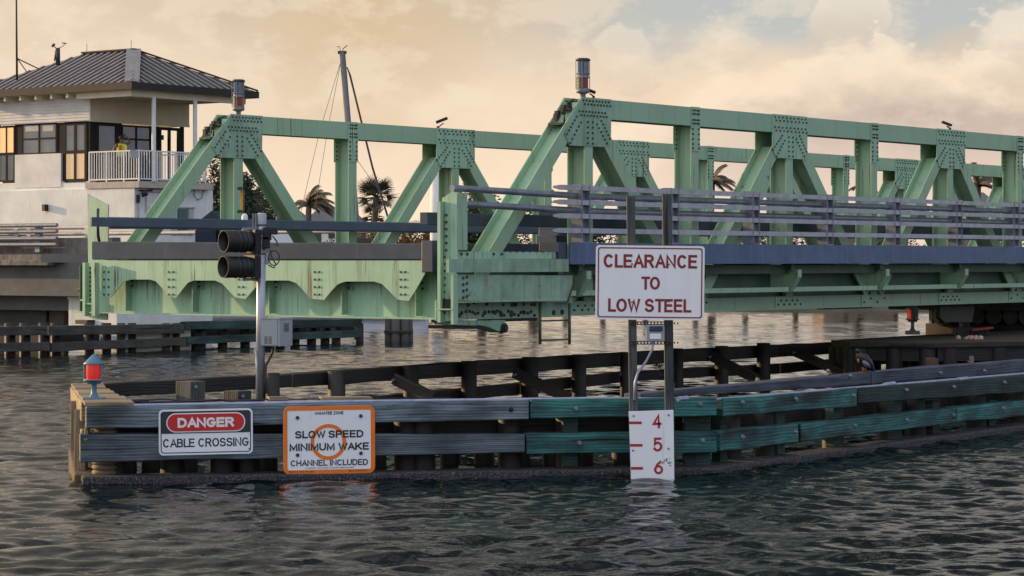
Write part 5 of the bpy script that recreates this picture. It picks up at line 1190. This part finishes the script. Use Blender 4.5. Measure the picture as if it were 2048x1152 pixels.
# small things on the walls
def wallbox(face, x0, x1, y0, y1, m, d=.12, name='wall_fitting'):
    a, b = face(x0, y0), face(x1, y1); mb = MB(True)
    if face is LLF: mb.box((LU-d, min(a[1], b[1]), b[2]), (LU-.002, max(a[1], b[1]), a[2]))
    else: mb.box((min(a[0], b[0]), LV+.248-d, b[2]), (max(a[0], b[0]), LV+.248, a[2]))
    return mb.build(name, m, house, .01)
LLF = lambda x, y: E(x, y, LU); LRF = lambda x, y: P(x, y, LV+.25)
wallbox(LLF, 91, 97, 409, 422, BLACK, .2, 'wall_lamp')
mb = MB(True); q = LRF(277, 383); mb.tube([(q[0], q[1]-.25, q[2]), (q[0]+.05, q[1]-.3, q[2]-.12), (q[0], q[1]-.2, q[2]-.2)], [.14, .13, .03], 12); q2 = LRF(303, 382); mb.path([(q[0], q[1]-.05, q[2]+.03), (q2[0], q2[1]-.05, q2[2]+.02)], .03, 8); q3 = LRF(274, 400); mb.path([(q3[0], q3[1]-.06, q3[2]+.2), (q3[0], q3[1]-.06, q3[2]-.1)], .07, 8); mb.build('wall_lamp', BLACK, house)
mb = MB(True)
for pts in (((275, 384), (275, 412), (275, 452)), ((291, 383), (291, 420), (291, 452)), ((298, 378), (320, 378), (345, 379)), ((296, 384), (320, 384), (350, 384))):
    mb.path([(LRF(*p)[0], LV+.2, LRF(*p)[2]) for p in pts], .022, 6)
mb.build('wall_pipe', LAMPGREY, house)
mb = MB(True); mb.tube([(LRF(*p)[0], LV+.18, LRF(*p)[2]) for p in ((387, 378), (386, 390), (392, 400), (401, 396), (405, 378))], .015, 6); mb.build('wall_cable', CABLE, house)
f = wallbox(LRF, 355, 374, 418, 470, mat('teal_door_paint', (.06, .14, .13), None, .5), .05, 'lower_door')
for x0, x1 in ((343, 353), (376, 385)): wallbox(LRF, x0, x1, 418, 470, LAMPGREY, .06, 'door_jamb')
wallbox(LRF, 340, 388, 413, 417, LAMPGREY, .08, 'door_head'); wallbox(LRF, 298, 320, 412, 440, WHITEP, .06, 'wall_panel')
# downlights on the soffit
mb = MB(True)
for x, y in ((122, 186), (131, 186)): q = E(x, y, UL-.14); mb.cyl((q[0], q[1], q[2]), (q[0]-.10, q[1], q[2]-.06), .06, .07, 10)
mb.build('soffit_lamp', LAMPGREY, house)
# antennas and weather mast on the roof
Yq = 99.
t = thing('radio_antenna', 'tall thin dark antenna pole rising from the roof past the top of the photo', 'antenna', at(34, 150, Yq))
mb = MB(); mb.tube([at(34, 160, Yq), at(33, 60, Yq), at(32, -130, Yq)], [.045, .04, .025], 8); mb.build('mast', DARKST, t)
mb = MB(); mb.path([at(34.5, 117, Yq), at(78, 138, Yq)], .025, 6); mb.path([at(36, 119, Yq), at(53, 143, Yq)], .022, 6); mb.build('stay_arm', DARKST, t)
t = thing('weather_mast', 'short stub mast with small wind instruments behind the roof ridge', 'weather mast', at(116, 125, Yq))
mb = MB(); mb.tube([at(116, 130, Yq), at(115.5, 96, Yq)], .09, 10); mb.path([at(109, 122, Yq), at(112, 100, Yq)], .035, 6); mb.build('mast', DARKST, t)
mb = MB(); mb.path([at(113, 97, Yq), at(107, 92, Yq)], .02, 6); mb.path([at(117, 96, Yq), at(125, 93, Yq), at(131, 87, Yq)], .012, 6); q = at(106.5, 91, Yq); mb.tube([q+Vector((-.06, 0, -.04)), q+Vector((.06, 0, .06))], .05, 8); q = at(131, 87, Yq); mb.beam(q+Vector((-.14, 0, .02)), q+Vector((.04, 0, 0)), .02, .04); mb.build('wind_instrument', DARKST, t)

# ------------------------------------------------------------------ person on the balcony
def skin(name, verts, edges, m, parent, lvl=2):
    root = parent
    while root.parent: root = root.parent
    me = bpy.data.meshes.new(name); L0 = root.location
    me.from_pydata([tuple(Vector(v[:3])) for v in verts], edges, []); o = bpy.data.objects.new(name, me); COL.objects.link(o); o.parent = parent
    o.modifiers.new('skin', 'SKIN'); s = o.modifiers.new('sub', 'SUBSURF'); s.levels = lvl; s.render_levels = lvl
    if not me.skin_vertices: me.skin_vertices.new()
    for i, v in enumerate(verts): r = v[3]; me.skin_vertices[0].data[i].radius = r if isinstance(r, tuple) else (r, r)
    me.skin_vertices[0].data[0].use_root = True
    me.materials.append(m); return o
q = P(243, 362, LV+1.5); pw = Wd(q[0], q[1], zS); ph = 1.80
person = thing('person', 'person in black trousers and lime red safety vest raising an arm on the balcony', 'person', pw, R(-150))
k = ph/1.75
V_ = [(0, 0, .95, (.15, .11)), (0, 0, 1.15, (.14, .10)), (0, .01, 1.36, (.18, .11)), (0, 0, 1.47, (.07, .07)), (0, -.02, 1.55, (.06, .065)), (0, -.02, 1.66, (.085, .10)), (0, -.02, 1.74, (.05, .06)),
      (.10, 0, .88, .095), (.11, -.02, .50, .065), (.11, .02, .10, .045), (.12, -.12, .04, .04),
      (-.10, 0, .88, .095), (-.12, -.03, .50, .065), (-.13, .02, .10, .045), (-.14, -.12, .04, .04),
      (.19, 0, 1.41, .06), (.30, -.04, 1.20, .045), (.28, -.20, 1.05, .035), (.27, -.27, 1.01, .03),
      (-.19, 0, 1.42, .06), (-.38, -.05, 1.50, .045), (-.26, -.10, 1.70, .035), (-.20, -.11, 1.75, .03)]
E_ = [(0, 1), (1, 2), (2, 3), (3, 4), (4, 5), (5, 6), (0, 7), (7, 8), (8, 9), (9, 10), (0, 11), (11, 12), (12, 13), (13, 14), (2, 15), (15, 16), (16, 17), (17, 18), (2, 19), (19, 20), (20, 21), (21, 22)]
sc_ = lambda vs: [(a*k, b*k, c*k, tuple(x*k for x in r) if isinstance(r, tuple) else r*k) for a, b, c, r in vs]
skin('body', sc_(V_), E_, SKIN, person)
for sgn, wrist, dirn in ((1, (.27, -.27, 1.01), (0, -.8, -.3)), (-1, (-.20, -.11, 1.75), (.5, -.1, .5))):   # fingers and thumbs
    w_ = Vector(wrist)*k; d = Vector(dirn).normalized(); s_ = d.cross(Vector((0, 1, .2))).normalized(); vs = [(*w_, .018)]; es = []
    for i, (off, ln) in enumerate(((-.027, .085), (-.009, .095), (.009, .09), (.027, .07), (.045, .05))):
        a = w_+d*.03+s_*off; b = a+d*ln*.5+Vector((0, -.005, 0)); c = a+d*ln+Vector((0, -.02, -.01)); n0 = len(vs)
        if i == 4: b = a+s_*.02+d*.02; c = b+d*.03
        vs += [(*a, .010), (*b, .009), (*c, .007)]; es += [(0, n0), (n0, n0+1), (n0+1, n0+2)]
    skin('hand', vs, es, SKIN, person, 1)
def loc_build(mb, name, m, parent):                    # builder in the person's own frame
    M = Matrix.Translation(person.location) @ person.rotation_euler.to_matrix().to_4x4(); mb.v = [M @ (p*k) for p in mb.v]; return mb.build(name, m, parent)
mb = MB(); mb.tube([(0, 0, .93), (0, 0, 1.1), (0, .005, 1.3), (0, 0, 1.44)], [.175, .17, .19, .14], 16, True, .74); vest = loc_build(mb, 'safety_vest', VESTG, person)
mb = MB(); mb.tube([(0, 0, 1.06), (0, 0, 1.13)], [.182, .184], 16, False, .75); loc_build(mb, 'vest_tape', VESTP, vest)
mb = MB(); mb.tube([(0, 0, 1.13), (0, 0, 1.17)], [.184, .185], 16, False, .75); loc_build(mb, 'vest_tape', VESTR, vest)
for x in (-.10, .10):
    for dy, sg in ((.165, 1), (-.165, -1)):
        mb = MB(); mb.box((x-.05, dy-.04*sg, 1.14), (x+.05, dy+.004*sg, 1.40)); loc_build(mb, 'vest_tape', VESTR if x > 0 else VESTY, vest)
mb = MB(); mb.tube([(.095, 0, .95), (.105, -.01, .5), (.11, .02, .08)], [.115, .085, .062], 12); mb.tube([(-.095, 0, .95), (-.115, -.02, .5), (-.13, .02, .08)], [.115, .085, .062], 12); mb.tube([(0, 0, .84), (0, 0, .97)], [.165, .175], 16, True, .74); loc_build(mb, 'trousers', TROU, person)
mb = MB(); mb.lathe((0, -.005, 1.66), [(.108, -.02), (.112, .03), (.095, .08), (.05, .115), (0, .122)], 14); loc_build(mb, 'hair', HAIR, person)
mb = MB(); mb.tube([(0, -.105, 1.66), (0, -.135, 1.63)], [.012, .016], 6)
for s_ in (-1, 1): mb.tube([(.092*s_, 0, 1.63), (.10*s_, .01, 1.68)], [.015, .02], 6); mb.tube([(.035*s_, -.118, 1.665), (.035*s_, -.125, 1.665)], [.012, .009], 6)
mb.box((-.03, -.125, 1.592), (.03, -.110, 1.60)); loc_build(mb, 'face', SKIN, person)

# ------------------------------------------------------------------ approach span on the left with its railing and piers
UA = 22.6
ap = Wd(UA, 33.6, 0); appr = thing('approach_bridge', 'stained concrete approach span with grey railing at the left edge', 'bridge', (ap.x, ap.y, 0), ROT)
EA = lambda x, y: E(x, y, UA)
z0g, z1g = EA(100, 592)[2], EA(100, 527)[2]; ztop = EA(60, 503)[2]
vr = EA(180, 500)[1]
mb = MB(True); mb.box((UA+.35, vr-.6, 2.7), (UA+8.8, vr+45, 3.0)); mb.build('deck_slab', CONCG, appr)
v115 = EA(115, 500)[1]; v102 = EA(101, 520)[1]
mb = MB(True); mb.box((UA, v115, EA(100, 524)[2]), (UA+.4, vr+45, EA(60, 509)[2])); mb.build('kerb_beam', CONCB, appr, .02)
mb = MB(True); mb.box((UA-.12, v102, EA(60, 531)[2]), (UA+.34, vr+45, EA(60, 520)[2])); mb.build('ledge_beam', CONCB, appr, .02)
mb = MB(True); mb.box((UA+.42, vr-.6, EA(150, 520)[2]), (UA+.8, vr+45, EA(150, 475)[2])); mb.build('parapet_wall', CONCB, appr, .02)
mb = MB(True); mb.box((UA+.36, vr-.5, z0g+.15), (UA+.42, vr+45, 2.699)); mb.box((UA+.10, vr-.5, z0g), (UA+.75, vr+45, z0g+.149)); mb.build('main_girder', CONCG, appr)
mb = MB(True); mb.tube([(UA+.33, EA(150, 540)[1], EA(150, 540)[2]), (UA+.32, EA(155, 555)[1], EA(155, 556)[2]), (UA+.32, EA(147, 575)[1], EA(147, 575)[2]), (UA+.3, EA(140, 588)[1], EA(140, 588)[2])], .035, 6); mb.build('cable', CABLE, appr)
for v in [EA(72, 480)[1]+3.2*i for i in range(6)]:
    mb = MB(True); mb.box((UA+.05, v-.12, EA(72, 505)[2]), (UA+.22, v+.12, EA(72, 449)[2])); mb.build('railing_post', GALV, appr, .02)
for y, yd in ((450.5, 0), (463, 0), (477, 0), (489, 0)):
    z = EA(90, y)[2]; mb = MB(True); mb.cyl((UA-.02, v115, z), (UA-.02, vr+44, z), .07, n=10); mb.build('railing_pipe', GALV, appr)
PWARM = mat('weathered_alloy_pipe', (.55, .50, .46), (.4, .38, .36), .4, .2, 3)
for y in (454.5, 467):
    z = EA(150, y)[2]; mb = MB(True); mb.cyl((UA+.55, vr-16, z), (UA+.55, vr+44, z), .07, n=10); mb.build('inner_rail', PWARM, appr)
for x in (152, 35, 10): v = EA(x, 470)[1]; mb = MB(True); mb.box((UA+.48, v-.1, EA(150, 476)[2]), (UA+.62, v+.1, EA(150, 455)[2])); mb.build('inner_rail_post', PWARM, appr)
mb = MB(True); a, b = EA(110, 600), EA(172, 600); mb.box((UA+.6, b[1]-.8, -1), (UA+4, a[1], EA(140, 599)[2])); mb.box((UA+.55, b[1]-.8, EA(140, 600)[2]+.01), (UA+4, a[1]+.0, EA(140, 594)[2])); mb.build('pier', CONC, appr)
for x0, x1 in ((-60, 38), (44, 73)):
    a, b = EA(x0, 600), EA(x1, 600); mb = MB(True); mb.box((UA+1.2, b[1], -1), (UA+3, a[1], z0g-.002)); mb.build('pier_column', mat('dark_wet_concrete', (.06, .05, .045), (.035, .03, .028), .9, 0, 1.5) if 'dark_wet_concrete' not in bpy.data.materials else bpy.data.materials['dark_wet_concrete'], appr)
mb = MB(True); mb.box((UA+.8, EA(76, 600)[1]-1.5, z0g-.5), (UA+6, vr+30, z0g-.003)); mb.build('pier_cap', CONCG, appr)

# ------------------------------------------------------------------ far fender in front of the approach pier
FF = Pl((-15.75, 76.9), (-15.75+UX.x, 76.9+UX.y))
q = FF(360, 700); ff = thing('far_fender', 'weathered far timber fender with grey and green rails below the control house', 'fender', (q.x, q.y, 0))
def frail(e0, e1, m, off=0, th=.28, name='waler'):
    mb = MB(); slab(mb, FF, e0, e1, th, off); return mb.build(name, m, ff, .015)
frail((-40, 655, 673), (95, 652, 670), WFAR); frail((98, 652, 671), (369, 648, 667), WFAR); frail((372, 643, 659), (524, 641, 658), WTEALD); frail((526, 641, 658), (724, 638, 654), WTEALD)
frail((-40, 687, 705), (100, 684, 702), WFAR); frail((104, 686, 704), (373, 675, 690), WFAR); frail((375, 674, 689), (524, 668, 683), WTEALD); frail((526, 668, 682), (725, 660, 674), WTEALD)
frail((-40, 716, 721), (100, 713, 718), WFAR, .05); frail((103, 715, 720), (373, 705, 711), WFAR, .05); frail((375, 706, 711), (725, 688, 693), WTAR, .05)
frail((175, 640, 648), (300, 640, 646), WTAR, -1.4, .6, 'walkway_beam')
for x in (-20, 20, 50, 88, 112, 178, 212, 240, 262, 330, 350, 392, 402, 445, 490, 535, 560, 590, 623, 650, 672, 718):
    p = FF(x, 690, -.42); mb = MB(); mb.tube([(p.x, p.y, -1), (p.x, p.y, FF(x, 646, -.42).z)], .17, 10); mb.build('pile', WTAR if x % 3 else WFAR, ff)
for e0, e1 in (((100, 665, 690), (380, 660, 684)), ((380, 660, 684), (725, 645, 668))): frail(e0, e1, WTAR, -1.2, .2, 'inner_beam')
q = Vector((at(797, 683, 92).x, 92, 0)); t = thing('pile_dolphin', 'cluster of dark wooden piles bound by cable standing alone in open water', 'dolphin', q)
for i in range(8):
    a = 2*math.pi*i/7; r = .36 if i < 7 else 0; mb = MB(); mb.tube([(q.x+r*1.12*math.cos(a), q.y+r*1.12*math.sin(a), -1), (q.x+r*math.cos(a), q.y+r*math.sin(a), 1.0+random.uniform(-.1, .1))], .165, 10); mb.build('pile', WFAR, t)
mb = MB()
for z in (.30, .36): mb.lathe((q.x, q.y, z), [(.535, 0), (.56, .025), (.535, .05)], 22)
mb.build('cable_wrap', CABLE, t)

# ------------------------------------------------------------------ bird on the cap beam
bq = CP(1722, 747, -.12); bird = thing('bird', 'dark long necked water bird with orange bill standing on the blue black beam', 'bird', bq)
b_ = lambda x, y, o=0: CP(x, y, -.12+o)
mb = MB(); mb.tube([b_(1748, 741), b_(1743, 736), b_(1734, 727), b_(1727, 720), b_(1721, 715), b_(1718, 711), b_(1717, 706.5), b_(1717.5, 703), b_(1715, 701.5), b_(1713, 702.5)], [.02, .05, .10, .115, .085, .055, .04, .035, .042, .02], 12); mb.build('body', FEATH, bird)
mb = MB(); mb.tube([b_(1722, 717, .03), b_(1718, 712, .02), b_(1716.5, 707, .02)], [.07, .055, .042], 10); mb.build('neck_feathers', FEATB, bird)
mb = MB(); mb.tube([b_(1725, 721, .07), b_(1733, 729, .10), b_(1741, 735, .05)], [.02, .045, .012], 8); mb.build('wing', FEATW, bird)
mb = MB(); mb.tube([b_(1714.5, 702, .0), b_(1713.2, 699.5, .0), b_(1712.5, 698, 0)], [.018, .010, .003], 6); mb.build('crest', FEATB, bird)
mb = MB(); mb.tube([b_(1716, 718, .09), b_(1717, 723, .10), b_(1717.5, 727, .10)], [.018, .014, .004], 6); mb.build('bill', BILL, bird)
for x in (1726, 1731):
    mb = MB(); mb.tube([b_(x, 731, .0), b_(x, 738, .02), b_(x, 745, .0)], .012, 6); q = b_(x, 745); mb.beam(q, q+Vector((-.09, -.03, -.01)), .05, .015); mb.build('leg', BILL, bird)
# ------------------------------------------------------------------ far shore: trees, palms, houses, catamaran
def leaves(mb, c, rad, n, size, clumps=14, rnd=random):
    cs = []
    for _ in range(clumps):
        d = Vector((rnd.gauss(0, 1), rnd.gauss(0, 1), rnd.gauss(0, 1))).normalized()*rnd.uniform(.25, 1)
        cs.append((Vector(c)+Vector((d.x*rad[0], d.y*rad[1], d.z*rad[2])), rnd.uniform(.28, .55)))
    for _ in range(n):
        q, s = rnd.choice(cs); d = Vector((rnd.gauss(0, 1), rnd.gauss(0, 1), rnd.gauss(0, 1))).normalized()*s*min(rad)*rnd.uniform(.5, 1.05)
        p = q+d; a = Vector((rnd.gauss(0, 1), rnd.gauss(0, 1), rnd.gauss(0, .6))).normalized(); b = a.orthogonal().normalized()*rnd.uniform(.3, .5); L = size*rnd.uniform(.6, 1.3)
        mb.quadset([p-a*L, p+b*L, p+a*L, p-b*L], [(0, 1, 2, 3)])
def tree(name, label, p, crown, h, m, n, size, clumps=16, group=None, cat='tree'):
    t = thing(name, label, cat, p, 0, group)
    mb = MB(); c = Vector((p[0], p[1], h-crown[2]*.9))
    leaves(mb, c, crown, n, size, clumps); mb.build('crown', m, t)
    mb = MB(); b = Vector(p); mb.tube([b, b.lerp(c, .5)+Vector((.1, 0, 0)), c], [crown[0]*.11, crown[0]*.08, crown[0]*.04], 8)
    for i in range(5): a = b.lerp(c, .5+.08*i); mb.tube([a, a+Vector((random.uniform(-.6, .6)*crown[0], random.uniform(-.4, .4)*crown[1], .35*crown[2]))], [crown[0]*.04, crown[0]*.012], 6)
    mb.build('trunk', BARK, t); return t
def shorep(px, Y): return Vector(((px-CX)/F*Y, Y, .8))
def hz(py, Y): return HC-(py-YH)*Y/F
tree('broadleaf_tree', 'dark bushy tree behind the far truss beside the control house', shorep(462, 152), (2.0, 1.8, 2.6), hz(334, 152), LEAFD, 7500, .15, 34)
tree('broadleaf_tree', 'lower dark tree spreading between the far truss end post and first diagonal', shorep(507, 156), (1.7, 1.5, 1.5), hz(392, 156), LEAFD, 5000, .15, 26)
def palm(name, label, px, top, Y, kind, R_, m, n=20, wind=0., group=None, droop=1.0):
    p = shorep(px, Y); h = hz(top, Y); t = thing(name, label, 'palm tree', p, 0, group)
    c = Vector((p.x, p.y, h-R_*(.75 if kind == 'fan' else .45))); mb = MB(); mb.tube([p, p.lerp(c, .5)+Vector((-.15, 0, 0)), c], [.28, .20, .16], 10); mb.build('trunk', BARK, t)
    mb = MB()
    for i in range(n):
        az = 2*math.pi*i/n*1.618+random.uniform(-.2, .2); el = random.uniform(-.5, 1.3) if kind == 'fan' else random.uniform(.1, 1.25)
        d = Vector((math.cos(az)*math.cos(el)+wind, math.sin(az)*math.cos(el), math.sin(el))).normalized(); L = R_*random.uniform(.8, 1.1)
        if kind == 'fan':
            b = c+d*L*.5; mb.tube([c, b], [.03, .02], 4); e = d.cross(EZ).normalized(); 
            if random.random() < .5: e = (e+EZ*random.uniform(-.6, .6)).normalized()
            for j in range(15):
                a = (j-7)/7*1.45; dd = (d*math.cos(a)+e*math.sin(a)).normalized(); w = d.cross(e).normalized().cross(dd)*.045
                tip = b+dd*L*.55-EZ*.10*L*(abs(a)); mb.quadset([b-w, b+w, tip+w*.2, tip-w*.2], [(0, 1, 2, 3)])
        else:
            pts = []; q = c.copy(); dd = d.copy()
            for s in range(8):
                pts.append(q.copy()); q += dd*L/6.5; dd = (dd+Vector((wind*.15, 0, -.22*droop))).normalized()
            mb.tube(pts, [.035, .03, .028, .024, .02, .016, .012, .008], 4)
            for s in range(7):
                for w_ in range(4):
                    a = pts[s].lerp(pts[s+1], w_/4); tdir = (pts[s+1]-pts[s]).normalized(); sd_ = tdir.cross(EZ).normalized()
                    for sg in (-1, 1):
                        tip = a+(sd_*sg*.55+tdir*.6-EZ*.55).normalized()*L*.30*(1-.5*abs(s-3)/4); w = tdir*.042
                        mb.quadset([a-w, a+w, tip+w*.2, tip-w*.2], [(0, 1, 2, 3)])
    mb.build('fronds', m, t); return t
palm('windblown_palm', 'brown windblown palm with drooping fronds left of the tall middle post of the far truss', 618, 388, 140, 'feather', 1.4, FROND, 26, .55)
palm('fan_palm', 'large fan palm with stiff round fronds between two far truss diagonals', 752, 358, 142, 'fan', 1.4, FRONDG, 44)
palm('fan_palm', 'shaggy drooping growth of dry fan fronds low beneath the large fan palm', 748, 408, 143.5, 'fan', .9, FROND, 22)
palm('windblown_palm', 'thin palm fronds just visible above the railing right of the first tall near post', 1425, 345, 150, 'feather', 1.3, FROND, 14, .5)
palm('windblown_palm', 'brown palm half hidden by the tall near post in the third bay', 1722, 358, 152, 'feather', 1.1, FROND, 14, .3)
palm('windblown_palm', 'spiky palm standing above a dark roof near the right edge', 1957, 352, 150, 'feather', 1.25, FROND, 16, .35, droop=.8)
palm('windblown_palm', 'distant palm fronds beyond the first near truss diagonal', 1075, 372, 151, 'feather', 1.1, FROND, 12, .4)
for i, (px, top, Y, w, m) in enumerate(((848, 425, 146, 1.9, LEAFB), (745, 458, 141, 1.3, LEAFO), (842, 446, 143, 1.1, LEAFO))):
    tree('garden_shrub', ('olive brown shrub behind the pale concrete post', 'orange flowering shrub under the fan palm on the far shore', 'small orange shrub below the olive brown shrub')[i], shorep(px, Y), (w, w*.8, w*.75), hz(top, Y), m, 1300, .11, 12, cat='shrub')
tree('broadleaf_tree', 'dark round tree on the far shore behind the rail end of the near truss', shorep(962, 150), (3.0, 2.2, 1.9), hz(388, 150), LEAFD, 6000, .15, 26)
for i, px in enumerate((1000, 1060, 1130, 1205, 1290, 1390, 1490, 1590, 1690, 1790, 1890, 1990, 2090, 590, 700, 800, 890)):
    Y = 149+random.uniform(0, 6); top = random.uniform(452, 474) if px != 1205 else 452
    tree('shore_shrub', 'low dark shrub on the far shore glimpsed between the bridge rails', shorep(px, Y), (1.8, 1.4, 1.1), hz(top, Y), LEAFB if i % 3 else LEAFD, 800, .13, 12, 'shrubs along the far shore', 'shrub')
mb = MB()
for i in range(300):
    px = -700+i*11.5; Y = random.uniform(255, 330); leaves(mb, shorep(px, Y)+Vector((0, 0, 1.2)), (2.2, 2.2, 1.5), 30, .42, 4)
tag(mb.build('far_treeline', LEAFD), kind='stuff')
def far_house(label, x0, x1, yr, ye, Y, wallm, gable=False, hip=.35):
    a, b = shorep(x0, Y), shorep(x1, Y); ze, zr = hz(ye, Y), hz(yr, Y); D = 7.
    t = thing('shore_house', label, 'house', ((a.x+b.x)/2, Y+D/2, .8))
    mb = MB(); mb.box((a.x+.3, Y+.3, .4), (b.x-.3, Y+D-.3, ze)); w = mb.build('wall', wallm, t)
    mb = MB(); L_ = (b.x-a.x)*hip
    mb.quadset([(a.x, Y, ze), (b.x, Y, ze), (b.x, Y+D, ze), (a.x, Y+D, ze), (a.x+L_, Y+D/2, zr), (b.x-L_, Y+D/2, zr)], [(0, 1, 5, 4), (1, 2, 5), (2, 3, 4, 5), (3, 0, 4), (3, 2, 1, 0)]); mb.build('roof', SLATE, t)
    for k in range(3):
        x = a.x+(b.x-a.x)*(.2+.25*k); mb = MB(); mb.box((x, Y+.25, ze-1.6), (x+.8, Y+.29, ze-.5)); mb.build('window', PANE, t)
    return t
far_house('tan house with grey hip roof behind the traffic signal pole', 515, 610, 408, 440, 168, BRNHSE)
far_house('house with pale grey blue roof behind the brown windblown palm', 592, 735, 414, 452, 185, CONC, hip=.28)
far_house('low house with dark roof below the spiky palm near the right edge', 1930, 2010, 382, 420, 172, BRNHSE, hip=.3)
far_house('dark roofed house behind the third bay posts', 1640, 1800, 408, 440, 176, BRNHSE, hip=.25)
t = thing('concrete_post', 'pale round concrete post behind the near end of the bridge', 'post', shorep(873, 120)); mb = MB(); q = shorep(873, 120); mb.tube([q, (q.x, q.y, hz(350, 120))], [.33, .30], 18); mb.cyl((q.x, q.y, hz(350, 120)), (q.x, q.y, hz(350, 120)+.03), .31); mb.build('shaft', CONC, t)
mb = MB(); mb.cyl((q.x+.3, q.y-.1, hz(367, 120)), (q.x+.5, q.y-.1, hz(367, 120)), .05); mb.build('hook', DARKST, t)
# catamaran moored beyond the bridge
Yb = 128.; bx = at(640, 520, Yb).x
boat = thing('catamaran', 'white catamaran with a tilted grey mast moored beyond the bridge', 'sailboat', (bx, Yb, 0))
mb = MB()
for dy in (-2.6, 2.6):
    secs = []
    for s in range(9):
        f = s/8; x = bx-5.5+11*f; w = .75*math.sin(math.pi*min(1, .25+f*.75))**.6 if f < .98 else .06; top = 1.5+.3*f
        secs.append([(x, Yb+dy-w, top), (x, Yb+dy-w*.8, .3), (x, Yb+dy, -.4), (x, Yb+dy+w*.8, .3), (x, Yb+dy+w, top)])
    pts = [p for s in secs for p in s]; mb.quadset(pts, [(i*5+k, i*5+k+1, i*5+k+6, i*5+k+5) for i in range(8) for k in range(4)]+[(i*5+4, i*5, i*5+5, i*5+9) for i in range(8)]+[(0, 1, 2, 3, 4), (44, 43, 42, 41, 40)], None, True)
mb.build('hull', HULL, boat)
a, b = at(500, 510, Yb-1.9), at(655, 466, Yb-1.9)
mb = MB(); mb.prism([(a.x, Yb-2.2, 1.5), (a.x+.2, Yb-2.2, b.z-.05), (b.x-1.4, Yb-2.2, b.z+.05), (b.x, Yb-2.2, 1.7)], (0, 4.4, 0)); cb = mb.build('cabin', HULL, boat, .08)
mb = MB(); mb.box((a.x+.6, Yb-2.23, b.z-1.1), (b.x-1.6, Yb-2.2, b.z-.55)); mb.build('cabin_window', PANE, cb)
mb = MB(); m0, m1 = at(716, 492, Yb), at(684.5, 104, Yb); mb.tube([(m0.x, Yb, 1.6), m0, m1], [.19, .18, .15], 12); mb.build('mast', MAST, boat)
mb = MB(); q = m1; mb.box(q+Vector((-.22, -.08, -.1)), q+Vector((.22, .08, .05))); mb.path([q, q+Vector((.05, 0, .18)), q+Vector((.26, 0, .34))], .022, 5); mb.path([q+Vector((-.1, 0, 0)), q+Vector((-.12, 0, .26)), q+Vector((-.28, 0, .28))], .016, 5); mb.build('masthead_gear', DARKST, boat)
mb = MB(); mb.tube([at(694, 134, Yb), at(700, 150, Yb), at(745, 335, Yb), at(779, 445, Yb), at(800, 500, Yb)], [.03, .05, .055, .055, .05], 8); mb.build('furled_headsail', SAILC, boat)
mb = MB()
for pts in (((684, 112), (655, 260), (628, 430), (616, 475)), ((683, 118), (640, 260), (600, 430)), ((700, 300), (782, 415), (830, 490))): mb.path([at(x, y, Yb) for x, y in pts], .014, 5)
mb.build('rigging', MAST, boat)
mb = MB(); a, b = at(632, 492, Yb-1), at(760, 470, Yb-1); mb.prism([at(x, y, Yb-2.4) for x, y in ((640, 494), (640, 487), (664, 476), (695, 472), (760, 478), (760, 494))], (0, .5, 0)); sc = mb.build('sail_cover', SAILC, boat, .05)
q = at(672, 480, Yb-2.415); lettering('LEOPARD', at(676, 481, Yb-2.415), EX, EZ, 52/F*Yb, 7/F*Yb, SIGNW, sc, .2)
mb = MB(); mb.tube([at(528, 452, 150), at(545, 450, 150), at(560, 453, 150)], [.1, .16, .1], 8); tag(mb.build('dark_canopy', BLACK), 'dark curved canopy between the traffic signal pole and the first far diagonal', 'canopy')
